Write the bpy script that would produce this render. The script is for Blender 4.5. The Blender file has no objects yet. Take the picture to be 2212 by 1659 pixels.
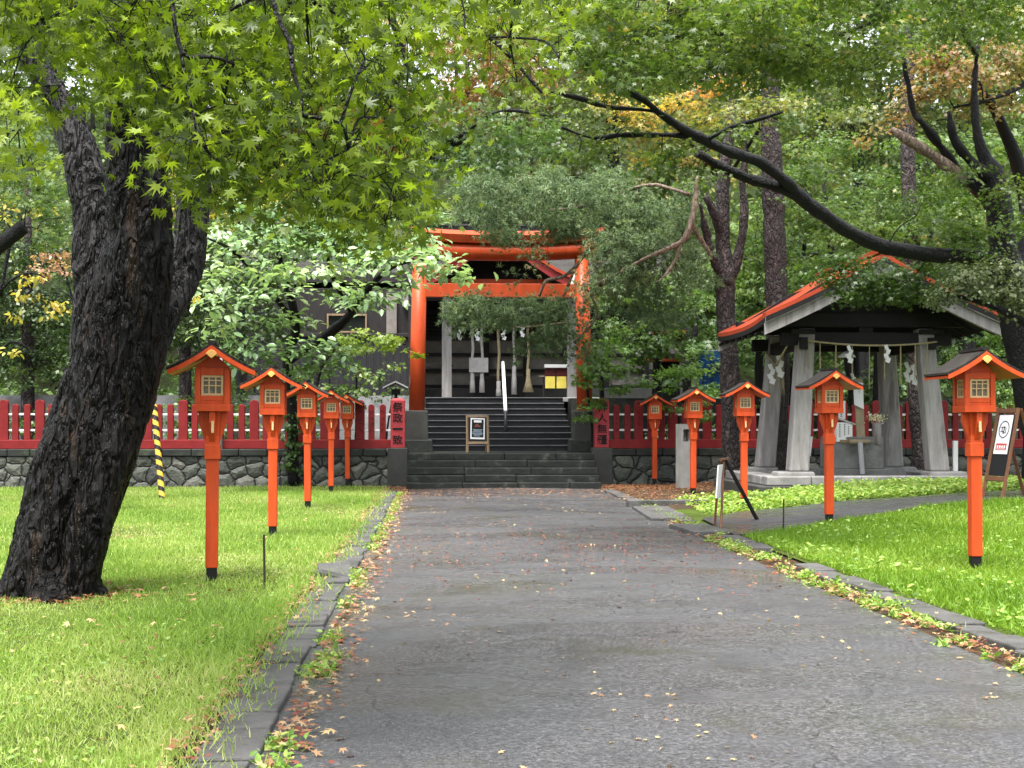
import bpy, bmesh, math, random
import numpy as np
from mathutils import Vector, Matrix, noise

random.seed(7)
SC = bpy.context.scene
COL = SC.collection
PI = math.pi

# ---------------------------------------------------------------- camera model
F, CU, HV, EYE = 3000.0, 1106.0, 916.0, 1.55
YAW = math.atan(0.057)
CY, SY = math.cos(YAW), math.sin(YAW)

def W(u, v, d):                       # point seen at pixel u, v at distance d
    return Vector(((u - CU) * d / F, d, EYE - (v - HV) * d / F))
def G(u, v):                          # ground point under pixel u, v
    d = EYE * F / (v - HV)
    return Vector(((u - CU) * d / F, d, 0))
def S(s, t, z=0):                     # site frame (s right, t up the path)
    return Vector((s * CY - t * SY, s * SY + t * CY, z))
def toS(p):
    return (p[0] * CY + p[1] * SY, -p[0] * SY + p[1] * CY)

# ---------------------------------------------------------------- object helpers
def tag(o, label=None, cat=None, group=None, kind=None):
    if label: o['label'] = label
    if cat: o['category'] = cat
    if group: o['group'] = group
    if kind: o['kind'] = kind
    return o
def thing(name, label, cat, loc=(0, 0, 0), rz=0, group=None):
    o = bpy.data.objects.new(name, None)
    o.empty_display_size = .2
    COL.objects.link(o)
    o.location = loc
    o.rotation_euler = (0, 0, rz)
    return tag(o, label, cat, group)
def link(name, me, parent=None):
    o = bpy.data.objects.new(name, me)
    COL.objects.link(o)
    if parent is not None:
        o.parent = parent
    return o
def copy_tree(o, parent=None):
    c = o.copy()
    COL.objects.link(c)
    if parent is not None:
        c.parent = parent
    for ch in list(o.children):
        copy_tree(ch, c)
    return c

class MB:
    def __init__(self):
        self.v, self.f, self.m = [], [], []
    def add(self, verts, faces, m=0, M=None):
        b = len(self.v)
        for p in verts:
            p = Vector(p)
            if M is not None:
                p = M @ p
            self.v.append(p)
        for f in faces:
            self.f.append([b + i for i in f])
            self.m.append(m)
        return self
    def box(self, c, s, m=0, rz=0, rx=0, ry=0, tx=1, ty=1, sh=(0, 0)):
        x, y, z = s[0] / 2, s[1] / 2, s[2] / 2
        vs = [(-x, -y, -z), (x, -y, -z), (x, y, -z), (-x, y, -z)]
        vs += [(-x * tx + sh[0], -y * ty + sh[1], z), (x * tx + sh[0], -y * ty + sh[1], z),
               (x * tx + sh[0], y * ty + sh[1], z), (-x * tx + sh[0], y * ty + sh[1], z)]
        M = Matrix.Translation(c) @ Matrix.Rotation(rz, 4, 'Z') @ Matrix.Rotation(ry, 4, 'Y') @ Matrix.Rotation(rx, 4, 'X')
        return self.add(vs, [(0, 3, 2, 1), (4, 5, 6, 7), (0, 1, 5, 4), (1, 2, 6, 5), (2, 3, 7, 6), (3, 0, 4, 7)], m, M)
    def tube(self, pts, rad, n=8, m=0, caps=True):
        pts = [Vector(p) for p in pts]
        k = len(pts)
        if not hasattr(rad, '__len__'):
            rad = [rad] * k
        rings, prev = [], None
        for i, p in enumerate(pts):
            t = (pts[min(i + 1, k - 1)] - pts[max(i - 1, 0)])
            if t.length < 1e-9: t = Vector((0, 0, 1))
            t.normalize()
            if prev is None:
                a = t.orthogonal().normalized()
                if abs(t.z) > .9: a = (Vector((1, 0, 0)) - t * t.x).normalized()
            else:
                a = (prev - t * prev.dot(t))
                a = a.normalized() if a.length > 1e-6 else t.orthogonal().normalized()
            prev = a
            b = t.cross(a)
            rings.append([p + (a * math.cos(2 * PI * j / n) + b * math.sin(2 * PI * j / n)) * rad[i] for j in range(n)])
        vs = [q for r in rings for q in r]
        fs = []
        for i in range(k - 1):
            for j in range(n):
                fs.append((i * n + j, i * n + (j + 1) % n, (i + 1) * n + (j + 1) % n, (i + 1) * n + j))
        if caps:
            fs.append(tuple(reversed(range(n))))
            fs.append(tuple((k - 1) * n + j for j in range(n)))
        return self.add(vs, fs, m)
    def prism(self, poly, y0, y1, m=0, M=None):      # poly in x,z; extruded along y
        n = len(poly)
        vs = [(x, y0, z) for x, z in poly] + [(x, y1, z) for x, z in poly]
        fs = [tuple(range(n)), tuple(reversed(range(n, 2 * n)))]
        for i in range(n):
            fs.append((i, i + n, (i + 1) % n + n, (i + 1) % n))
        return self.add(vs, fs, m, M)
    def lathe(self, prof, n=16, m=0, c=(0, 0, 0)):
        vs, fs = [], []
        for r, z in prof:
            for j in range(n):
                a = 2 * PI * j / n
                vs.append((c[0] + r * math.cos(a), c[1] + r * math.sin(a), c[2] + z))
        k = len(prof)
        for i in range(k - 1):
            for j in range(n):
                fs.append((i * n + j, i * n + (j + 1) % n, (i + 1) * n + (j + 1) % n, (i + 1) * n + j))
        fs.append(tuple(reversed(range(n))))
        fs.append(tuple((k - 1) * n + j for j in range(n)))
        return self.add(vs, fs, m)
    def sheet(self, fn, nu, nv, m=0):
        vs = [fn(i / nu, j / nv) for j in range(nv + 1) for i in range(nu + 1)]
        fs = [(j * (nu + 1) + i, j * (nu + 1) + i + 1, (j + 1) * (nu + 1) + i + 1, (j + 1) * (nu + 1) + i)
              for j in range(nv) for i in range(nu)]
        return self.add(vs, fs, m)
    def build(self, name, mats, parent=None, smooth=False, bevel=0, fix=False):
        me = bpy.data.meshes.new(name)
        me.from_pydata([tuple(p) for p in self.v], [], self.f)
        if not isinstance(mats, (list, tuple)): mats = [mats]
        for mt in mats: me.materials.append(mt)
        if len(mats) > 1: me.polygons.foreach_set('material_index', self.m)
        if smooth: me.polygons.foreach_set('use_smooth', [True] * len(self.f))
        if fix:
            bm = bmesh.new(); bm.from_mesh(me)
            bmesh.ops.recalc_face_normals(bm, faces=bm.faces)
            bm.to_mesh(me); bm.free()
        me.update()
        o = link(name, me, parent)
        if bevel:
            b = o.modifiers.new('bevel', 'BEVEL')
            b.width = bevel; b.segments = 2; b.limit_method = 'ANGLE'; b.angle_limit = math.radians(40)
        return o

def curve(pts, n=6):                  # Catmull-Rom through tuples of any size
    P = [np.array(p, float) for p in pts]
    P = [2 * P[0] - P[1]] + P + [2 * P[-1] - P[-2]]
    out = []
    for i in range(1, len(P) - 2):
        p0, p1, p2, p3 = P[i - 1:i + 3]
        for k in range(n):
            t = k / n
            out.append(.5 * (2 * p1 + (p2 - p0) * t + (2 * p0 - 5 * p1 + 4 * p2 - p3) * t * t + (3 * p1 - p0 - 3 * p2 + p3) * t ** 3))
    out.append(P[-2])
    return out

# ---------------------------------------------------------------- materials
def new_mat(name):
    m = bpy.data.materials.new(name)
    m.use_nodes = True
    nt = m.node_tree
    for n in list(nt.nodes): nt.nodes.remove(n)
    out = nt.nodes.new('ShaderNodeOutputMaterial')
    return m, nt, out
def nd(nt, typ, **kw):
    n = nt.nodes.new(typ)
    for k, v in kw.items():
        if k.startswith('i_'):
            key = k[2:]
            key = int(key) if key.isdigit() else key.replace('_', ' ')
            n.inputs[key].default_value = v
        else:
            setattr(n, k, v)
    return n
def c4(c): return (c[0], c[1], c[2], 1)
def coords(nt, stretch=(1, 1, 1)):
    tc = nd(nt, 'ShaderNodeTexCoord')
    oi = nd(nt, 'ShaderNodeObjectInfo')
    mul = nd(nt, 'ShaderNodeVectorMath', operation='SCALE', i_Scale=1.0)
    cmb = nd(nt, 'ShaderNodeCombineXYZ', i_X=37.0, i_Y=19.0, i_Z=53.0)
    nt.links.new(cmb.outputs[0], mul.inputs[0])
    nt.links.new(oi.outputs['Random'], mul.inputs['Scale'])
    mp = nd(nt, 'ShaderNodeMapping')
    mp.inputs['Scale'].default_value = stretch
    ad = nd(nt, 'ShaderNodeVectorMath', operation='ADD')
    nt.links.new(tc.outputs['Object'], mp.inputs['Vector'])
    nt.links.new(mp.outputs[0], ad.inputs[0])
    nt.links.new(mul.outputs[0], ad.inputs[1])
    return ad.outputs[0]
def ramp(nt, fac, stops):
    r = nd(nt, 'ShaderNodeValToRGB')
    e = r.color_ramp.elements
    while len(e) < len(stops): e.new(.5)
    for el, (p, c) in zip(e, stops):
        el.position = p; el.color = c4(c) if len(c) == 3 else c
    nt.links.new(fac, r.inputs[0])
    return r.outputs[0]
def mixc(nt, fac, a, b, blend='MIX'):
    m = nd(nt, 'ShaderNodeMix', data_type='RGBA', blend_type=blend)
    for s, x in ((m.inputs[0], fac), (m.inputs[6], a), (m.inputs[7], b)):
        if isinstance(x, (int, float)): s.default_value = x
        elif isinstance(x, (tuple, list)): s.default_value = c4(x)
        else: nt.links.new(x, s)
    return m.outputs[2]
BRIGHT = ('white_paint', 'white_paper', 'cream_wood', 'gilt_wood', 'yellow_plastic', 'dusty_pane', 'yellow_cloth')
def mat(name, col, rough=.6, var=.25, scale=4, bump=.15, bscale=35, spec=.22, stretch=(1, 1, 1), stain=None, stain_scale=2, stain_at=.58, stain_amt=.8, metal=0, rvar=.12, col2=None):
    k = .85 if name in BRIGHT else .62
    col = tuple(x * k for x in col); stain = stain and tuple(x * k for x in stain)
    m, nt, out = new_mat(name)
    v = coords(nt, stretch)
    n1 = nd(nt, 'ShaderNodeTexNoise', i_Scale=scale, i_Detail=6.0, i_Roughness=.62)
    n2 = nd(nt, 'ShaderNodeTexNoise', i_Scale=bscale, i_Detail=5.0, i_Roughness=.65)
    nt.links.new(v, n1.inputs['Vector']); nt.links.new(v, n2.inputs['Vector'])
    lo = [c * (1 - var) for c in col]
    hi = [min(1, c * (1 + var)) for c in (col2 or col)]
    c = ramp(nt, n1.outputs['Fac'], [(.3, lo), (.7, hi)])
    c = mixc(nt, .5 * var, c, ramp(nt, n2.outputs['Fac'], [(.35, (.25, .25, .25)), (.65, (1, 1, 1))]), 'MULTIPLY')
    if stain:
        n3 = nd(nt, 'ShaderNodeTexNoise', i_Scale=stain_scale, i_Detail=7.0, i_Roughness=.7)
        nt.links.new(v, n3.inputs['Vector'])
        k = ramp(nt, n3.outputs['Fac'], [(stain_at, (0, 0, 0)), (stain_at + .13, (stain_amt,) * 3)])
        c = mixc(nt, k, c, stain)
    p = nd(nt, 'ShaderNodeBsdfPrincipled')
    nt.links.new(c, p.inputs['Base Color'])
    rr = nd(nt, 'ShaderNodeMapRange', i_3=max(0.02, rough - rvar), i_4=min(1, rough + rvar))
    nt.links.new(n1.outputs['Fac'], rr.inputs[0])
    nt.links.new(rr.outputs[0], p.inputs['Roughness'])
    p.inputs['Specular IOR Level'].default_value = spec
    p.inputs['Metallic'].default_value = metal
    if bump:
        b = nd(nt, 'ShaderNodeBump', i_Strength=bump, i_Distance=.02)
        nt.links.new(n2.outputs['Fac'], b.inputs['Height'])
        nt.links.new(b.outputs[0], p.inputs['Normal'])
    nt.links.new(p.outputs[0], out.inputs[0])
    return m
def leaf_mat(name, stops, trans=.45, rough=.42, spec=.45):
    m, nt, out = new_mat(name)
    at = nd(nt, 'ShaderNodeAttribute', attribute_name='tint')
    c = ramp(nt, at.outputs['Fac'], stops)
    p = nd(nt, 'ShaderNodeBsdfPrincipled', i_Roughness=rough)
    p.inputs['Specular IOR Level'].default_value = spec
    tr = nd(nt, 'ShaderNodeBsdfTranslucent')
    bright = mixc(nt, 1.0, c, (1.25, 1.3, .7), 'MULTIPLY')
    nt.links.new(c, p.inputs['Base Color'])
    nt.links.new(bright, tr.inputs['Color'])
    mx = nd(nt, 'ShaderNodeMixShader', i_Fac=trans)
    nt.links.new(p.outputs[0], mx.inputs[1]); nt.links.new(tr.outputs[0], mx.inputs[2])
    nt.links.new(mx.outputs[0], out.inputs[0])
    return m
def bark_mat(name, dark, light, patch, scale=9, stretch=(1, 1, .22), rough=.55, bump=1.0, patch_at=.6, spec=.3, dist=.05):
    m, nt, out = new_mat(name)
    v = coords(nt, stretch)
    wz = nd(nt, 'ShaderNodeTexNoise', i_Scale=scale * .7, i_Detail=4.0)
    nt.links.new(v, wz.inputs['Vector'])
    vv = nd(nt, 'ShaderNodeVectorMath', operation='SCALE', i_Scale=.28)
    nt.links.new(wz.outputs['Color'], vv.inputs[0])
    ad = nd(nt, 'ShaderNodeVectorMath', operation='ADD')
    nt.links.new(v, ad.inputs[0]); nt.links.new(vv.outputs[0], ad.inputs[1])
    vo = nd(nt, 'ShaderNodeTexVoronoi', feature='DISTANCE_TO_EDGE', i_Scale=scale)
    nt.links.new(ad.outputs[0], vo.inputs['Vector'])
    no = nd(nt, 'ShaderNodeTexNoise', i_Scale=scale * 3.5, i_Detail=8.0, i_Roughness=.7)
    nt.links.new(ad.outputs[0], no.inputs['Vector'])
    pt = nd(nt, 'ShaderNodeTexNoise', i_Scale=scale * .55, i_Detail=6.0, i_Roughness=.65)
    nt.links.new(v, pt.inputs['Vector'])
    ridge = ramp(nt, vo.outputs['Distance'], [(.0, (0, 0, 0)), (.22, (1, 1, 1))])
    c = mixc(nt, no.outputs['Fac'], dark, light)
    c = mixc(nt, ridge, dark, c)
    c = mixc(nt, ramp(nt, pt.outputs['Fac'], [(patch_at, (0, 0, 0)), (patch_at + .14, (.85,) * 3)]), c, patch)
    h = nd(nt, 'ShaderNodeMath', operation='MULTIPLY_ADD', i_1=.45)
    nt.links.new(no.outputs['Fac'], h.inputs[0]); nt.links.new(ridge, h.inputs[2])
    b = nd(nt, 'ShaderNodeBump', i_Strength=bump, i_Distance=dist)
    nt.links.new(h.outputs[0], b.inputs['Height'])
    p = nd(nt, 'ShaderNodeBsdfPrincipled', i_Roughness=rough)
    p.inputs['Specular IOR Level'].default_value = spec
    nt.links.new(c, p.inputs['Base Color']); nt.links.new(b.outputs[0], p.inputs['Normal'])
    nt.links.new(p.outputs[0], out.inputs[0])
    return m

# ---------------------------------------------------------------- foliage helpers
def tris_mesh(name, V, T, tint, mats, parent=None):
    me = bpy.data.meshes.new(name)
    V = np.asarray(V, np.float32); T = np.asarray(T, np.int32)
    me.vertices.add(len(V)); me.vertices.foreach_set('co', V.ravel())
    me.loops.add(T.size); me.loops.foreach_set('vertex_index', T.ravel())
    me.polygons.add(len(T))
    me.polygons.foreach_set('loop_start', np.arange(0, T.size, 3, dtype=np.int32))
    me.polygons.foreach_set('loop_total', np.full(len(T), 3, np.int32))
    a = me.attributes.new('tint', 'FLOAT', 'FACE')
    a.data.foreach_set('value', np.asarray(tint, np.float32))
    me.materials.append(mats)
    me.update(calc_edges=True)
    return link(name, me, parent)
def _norm(a):
    return a / np.maximum(np.linalg.norm(a, axis=1, keepdims=True), 1e-9)
def leaves_arrays(P, N, D, size, tmpl, tint):
    tv, tf = tmpl
    N = _norm(N); D = D - (D * N).sum(1, keepdims=True) * N; D = _norm(D)
    B = np.cross(N, D)
    sz = size[:, None, None]
    V = P[:, None, :] + sz * (tv[None, :, 0:1] * D[:, None, :] + tv[None, :, 1:2] * B[:, None, :] + tv[None, :, 2:3] * N[:, None, :])
    n, k = len(P), len(tv)
    T = (np.arange(n) * k)[:, None, None] + tf[None]
    return V.reshape(-1, 3), T.reshape(-1, 3), np.repeat(tint, len(tf))
def merge(arrs):
    Vs, Ts, Cs, b = [], [], [], 0
    for V, T, C in arrs:
        Vs.append(V); Ts.append(T + b); Cs.append(C); b += len(V)
    return np.concatenate(Vs), np.concatenate(Ts), np.concatenate(Cs)
def palmate(lobes, notch=.36, droop=.22):
    pts = []
    L = sorted([(a, r) for a, r in lobes])
    pts.append((-180, .06))
    for i, (a, r) in enumerate(L):
        pts.append((a, r))
        if i < len(L) - 1:
            pts.append(((a + L[i + 1][0]) / 2, notch * min(1, (r + L[i + 1][1]) / 1.7)))
    v = [(0, 0, 0)]
    for a, r in pts:
        a = math.radians(a)
        v.append((r * math.cos(a), r * math.sin(a), -droop * r * r))
    f = [(0, i, i + 1) for i in range(1, len(v) - 1)] + [(0, len(v) - 1, 1)]
    return np.array(v), np.array(f)
MAPLE7 = palmate([(0, 1), (38, .93), (-38, .93), (78, .76), (-78, .76), (122, .45), (-122, .45)], .36, .34)
MAPLE5 = palmate([(0, 1), (48, .9), (-48, .9), (105, .6), (-105, .6)], .4)
OVAL = (np.array([(0, 0, 0), (.3, .27, .06), (.68, .24, .05), (1, 0, -.12), (.68, -.24, .05), (.3, -.27, .06), (.5, 0, -.02)]),
        np.array([(0, 6, 1), (1, 6, 2), (2, 6, 3), (3, 6, 4), (4, 6, 5), (5, 6, 0)]))
RHOMB = (np.array([(0, 0, 0), (.5, .38, .05), (1, 0, -.1), (.5, -.38, .05)]), np.array([(0, 1, 2), (0, 2, 3)]))
TRI3 = (np.array([(0, .0, 0), (.55, .42, -.05), (1, .05, -.12), (.5, -.4, 0), (.2, .3, .05)]), np.array([(0, 4, 1), (0, 1, 2), (0, 2, 3)]))
def needle_tuft(n=14, seed=1):
    r = random.Random(seed); v, f = [], []
    for i in range(n):
        a = 2 * PI * i / n + r.uniform(-.3, .3); e = r.uniform(.15, 1.1)
        d = np.array([math.cos(e), math.sin(e) * math.cos(a), math.sin(e) * math.sin(a)])
        s = np.cross(d, [r.uniform(-1, 1), r.uniform(-1, 1), r.uniform(-1, 1)]); s /= np.linalg.norm(s)
        b = len(v); w = .055; L = r.uniform(.7, 1)
        v += [tuple(s * w), tuple(-s * w), tuple(d * L)]
        f.append((b, b + 1, b + 2))
    return np.array(v), np.array(f)
NEEDLE = needle_tuft()

def spray(rng, c, r, n, size, k=10, flat=.35, up=1.0, rnd=.45, out=.5, droop=.6, tint=(.2, .8), twig=.32, normal=None):
    """n leaves in clusters inside an ellipsoid c, r; returns P, N, D, size, tint and the cluster centres."""
    c = np.array(c, float); r = np.array(r, float)
    K = rng.normal(size=(k, 3)); K = _norm(K) * (rng.random((k, 1)) ** (1 / 2.4))
    K = c + K * r
    i = rng.integers(0, k, n)
    off = rng.normal(size=(n, 3)) * (r.mean() * twig) * np.array([1, 1, flat])
    P = K[i] + off
    rad = (P - c) / np.maximum(r, 1e-6)
    kt = rng.normal(size=(k, 3)) * .35
    N = np.zeros((n, 3)); N[:, 2] = up
    if normal is not None: N = N + np.array(normal)
    N = N + rad * out + rng.normal(size=(n, 3)) * rnd + kt[i]
    D = rng.normal(size=(n, 3)) * .7 + rad * .6 + off / (r.mean() * twig + 1e-6) * .4
    D[:, 2] -= droop
    kt2 = rng.random(k)
    T = tint[0] + (tint[1] - tint[0]) * np.clip(.65 * kt2[i] + .35 * rng.random(n), 0, 1)
    return P, N, D, size * (.6 + .8 * rng.random(n)), T, K
# ---------------------------------------------------------------- materials of the place
M = {}
M['orange'] = mat('orange_paint', (.78, .098, .020), .42, .2, 3.5, .12, 40, stretch=(2.5, 2.5, .5), stain=(.50, .10, .05), stain_scale=6, stain_at=.56, stain_amt=.55)
M['torii'] = mat('torii_paint', (.66, .092, .026), .38, .2, 2, .1, 40, stretch=(2, 2, .6), stain=(.40, .05, .03), stain_scale=3, stain_at=.6, stain_amt=.6)
M['crimson'] = mat('fence_paint', (.27, .018, .020), .55, .22, 3, .15, 50, stain=(.20, .10, .09), stain_scale=4, stain_at=.66, stain_amt=.55)
M['crimson_dark'] = mat('shrine_red_paint', (.42, .05, .05), .45, .2, 3, .1, 40)
M['roof_red'] = mat('red_roof_sheet', (.50, .075, .035), .33, .15, 3, .08, 40, stain=(.32, .05, .03), stain_at=.58)
M['black'] = mat('black_paint', (.012, .012, .013), .5, .2, 4, .1, 60)
M['ink'] = mat('black_ink', (.008, .007, .008), .6, .1, 4, 0)
M['cream'] = mat('cream_wood', (.62, .43, .22), .5, .15, 5, .05)
M['gold'] = mat('gilt_wood', (.74, .42, .12), .35, .1, 5, .05)
M['pane'] = mat('dusty_pane', (.17, .155, .12), .25, .3, 9, 0, stain=(.30, .27, .2), stain_scale=7, stain_at=.5, stain_amt=.7)
M['shingle'] = mat('lantern_roof_bark', (.030, .024, .020), .6, .45, 6, .4, 30, stretch=(1, 1, 1), stain=(.07, .06, .05), stain_at=.55)
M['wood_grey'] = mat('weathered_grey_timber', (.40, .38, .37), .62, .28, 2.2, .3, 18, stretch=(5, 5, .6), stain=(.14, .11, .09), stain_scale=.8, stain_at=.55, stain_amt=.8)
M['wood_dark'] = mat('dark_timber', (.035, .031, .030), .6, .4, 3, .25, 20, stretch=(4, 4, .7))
M['wood_black'] = mat('blackish_timber', (.016, .015, .016), .6, .3, 3, .2, 20)  # near-black timber, slightly varied by noise
M['boards'] = mat('grey_black_boards', (.036, .035, .038), .6, .4, 3, .3, 14, stretch=(6, 6, .5), stain=(.07, .068, .066), stain_at=.58)
M['panel'] = mat('wall_panel', (.30, .27, .24), .6, .25, 3, .15, 25)
M['plaster'] = mat('white_plaster', (.62, .62, .63), .7, .12, 2, .1, 30, stain=(.4, .4, .38), stain_at=.6)
M['white'] = mat('white_paint', (.80, .80, .80), .45, .06, 4, .03)
M['paper'] = mat('white_paper', (.78, .78, .80), .6, .06, 4, .03)
M['cloth_grey'] = mat('greyish_cloth', (.55, .54, .53), .8, .15, 5, .15)
M['cloth_yellow'] = mat('yellow_cloth', (.80, .66, .12), .7, .12, 5, .15)
M['cloth_maroon'] = mat('maroon_cloth', (.09, .015, .015), .7, .2, 5, .15)
M['straw'] = mat('straw', (.50, .42, .25), .8, .25, 9, .3, 60)
M['rope_white'] = mat('white_rope', (.62, .60, .56), .8, .2, 9, .3, 60)
M['stone_dark'] = mat('dark_mossy_stone', (.034, .037, .033), .62, .35, 2.5, .5, 16, stain=(.085, .11, .06), stain_scale=2.2, stain_at=.53, stain_amt=.7)
M['stone_step'] = mat('wet_step_stone', (.024, .027, .024), .5, .4, 3, .5, 16, stain=(.12, .13, .10), stain_scale=3, stain_at=.56, stain_amt=.8)
M['stone_black'] = mat('black_step_stone', (.020, .021, .024), .42, .35, 3, .3, 22)
M['nosing'] = mat('worn_step_edge', (.13, .13, .14), .3, .3, 3, .15, 25)
M['granite'] = mat('pale_granite', (.40, .39, .37), .65, .22, 3, .35, 60, stain=(.22, .22, .2), stain_scale=2, stain_at=.58, stain_amt=.6)
M['granite_dark'] = mat('rough_grey_granite', (.24, .245, .235), .7, .3, 4, .8, 14, stain=(.13, .14, .12), stain_scale=3, stain_at=.55)
M['concrete'] = mat('pale_concrete', (.37, .36, .35), .65, .3, 2, .35, 22, stain=(.14, .135, .12), stain_scale=1.3, stain_at=.52, stain_amt=.7)
M['concrete_dark'] = mat('damp_concrete', (.075, .075, .07), .6, .35, 2, .25, 22, stain=(.05, .065, .035), stain_at=.55)
M['kerb'] = mat('kerb_stone', (.125, .122, .118), .6, .3, 3, .6, 24, stain=(.05, .052, .038), stain_scale=2, stain_at=.5, stain_amt=.8)
M['sign_wood'] = mat('brown_sign_wood', (.20, .085, .040), .45, .25, 3, .15, 25, stretch=(4, 4, 1))
M['sign_tan'] = mat('tan_sign_wood', (.36, .25, .15), .5, .25, 3, .15, 25, stretch=(4, 4, 1))
M['bamboo'] = mat('weathered_bamboo', (.42, .34, .22), .45, .2, 4, .08, 30)
M['bamboo_grey'] = mat('grey_bamboo', (.50, .50, .52), .35, .2, 4, .08, 30)
M['yellow'] = mat('yellow_plastic', (.60, .37, .045), .4, .08, 4, 0)
M['steel'] = mat('grey_steel', (.30, .31, .32), .45, .15, 4, 0)
M['rust'] = mat('rusty_rod', (.05, .035, .022), .6, .2, 8, .1)
M['blue'] = mat('blue_tarp', (.012, .085, .30), .4, .15, 4, .2, 10)
M['poster_blue'] = mat('poster_blue', (.30, .38, .48), .4, .25, 14, 0)
M['poster_red'] = mat('poster_red', (.36, .10, .08), .4, .4, 20, 0)
M['sign_red'] = mat('sign_red', (.70, .10, .08), .5, .1, 4, 0)
M['slope_soil'] = mat('dark_forest_soil', (.022, .026, .012), .95, .5, .4, .5, 6, spec=.02, stain=(.035, .06, .015), stain_scale=.7, stain_at=.45)

def masonry_mat():
    m, nt, out = new_mat('irregular_stone_masonry')
    v = coords(nt, (1, 1, 1.15))
    wz = nd(nt, 'ShaderNodeTexNoise', i_Scale=2.5, i_Detail=3.0); nt.links.new(v, wz.inputs['Vector'])
    sc = nd(nt, 'ShaderNodeVectorMath', operation='SCALE', i_Scale=.22); nt.links.new(wz.outputs['Color'], sc.inputs[0])
    ad = nd(nt, 'ShaderNodeVectorMath', operation='ADD'); nt.links.new(v, ad.inputs[0]); nt.links.new(sc.outputs[0], ad.inputs[1])
    vo = nd(nt, 'ShaderNodeTexVoronoi', feature='DISTANCE_TO_EDGE', i_Scale=2.5); vo.inputs['Randomness'].default_value = .85
    vc = nd(nt, 'ShaderNodeTexVoronoi', i_Scale=2.5); vc.inputs['Randomness'].default_value = .85
    n2 = nd(nt, 'ShaderNodeTexNoise', i_Scale=14.0, i_Detail=7.0, i_Roughness=.65)
    for n in (vo, vc): nt.links.new(ad.outputs[0], n.inputs['Vector'])
    nt.links.new(v, n2.inputs['Vector'])
    sep = nd(nt, 'ShaderNodeSeparateColor'); nt.links.new(vc.outputs['Color'], sep.inputs[0])
    cell = ramp(nt, sep.outputs[0], [(0, (.028, .033, .028)), (.4, (.052, .060, .046)), (.75, (.082, .090, .070)), (1, (.125, .127, .105))])
    cell = mixc(nt, .75, cell, ramp(nt, n2.outputs['Fac'], [(.3, (.35, .35, .33)), (.7, (1.1, 1.1, 1.05))]), 'MULTIPLY')
    edge = ramp(nt, vo.outputs['Distance'], [(.012, (0, 0, 0)), (.06, (1, 1, 1))])
    c = mixc(nt, edge, (.024, .025, .022), cell)
    dome = ramp(nt, vo.outputs['Distance'], [(0, (0, 0, 0)), (.07, (.7, .7, .7)), (.3, (1, 1, 1))])
    h = nd(nt, 'ShaderNodeMath', operation='MULTIPLY_ADD', i_1=.25); nt.links.new(n2.outputs['Fac'], h.inputs[0]); nt.links.new(dome, h.inputs[2])
    b = nd(nt, 'ShaderNodeBump', i_Strength=1.0, i_Distance=.09); nt.links.new(h.outputs[0], b.inputs['Height'])
    p = nd(nt, 'ShaderNodeBsdfPrincipled', i_Roughness=.62)
    nt.links.new(c, p.inputs['Base Color']); nt.links.new(b.outputs[0], p.inputs['Normal'])
    nt.links.new(p.outputs[0], out.inputs[0])
    return m
M['masonry'] = masonry_mat()

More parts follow.
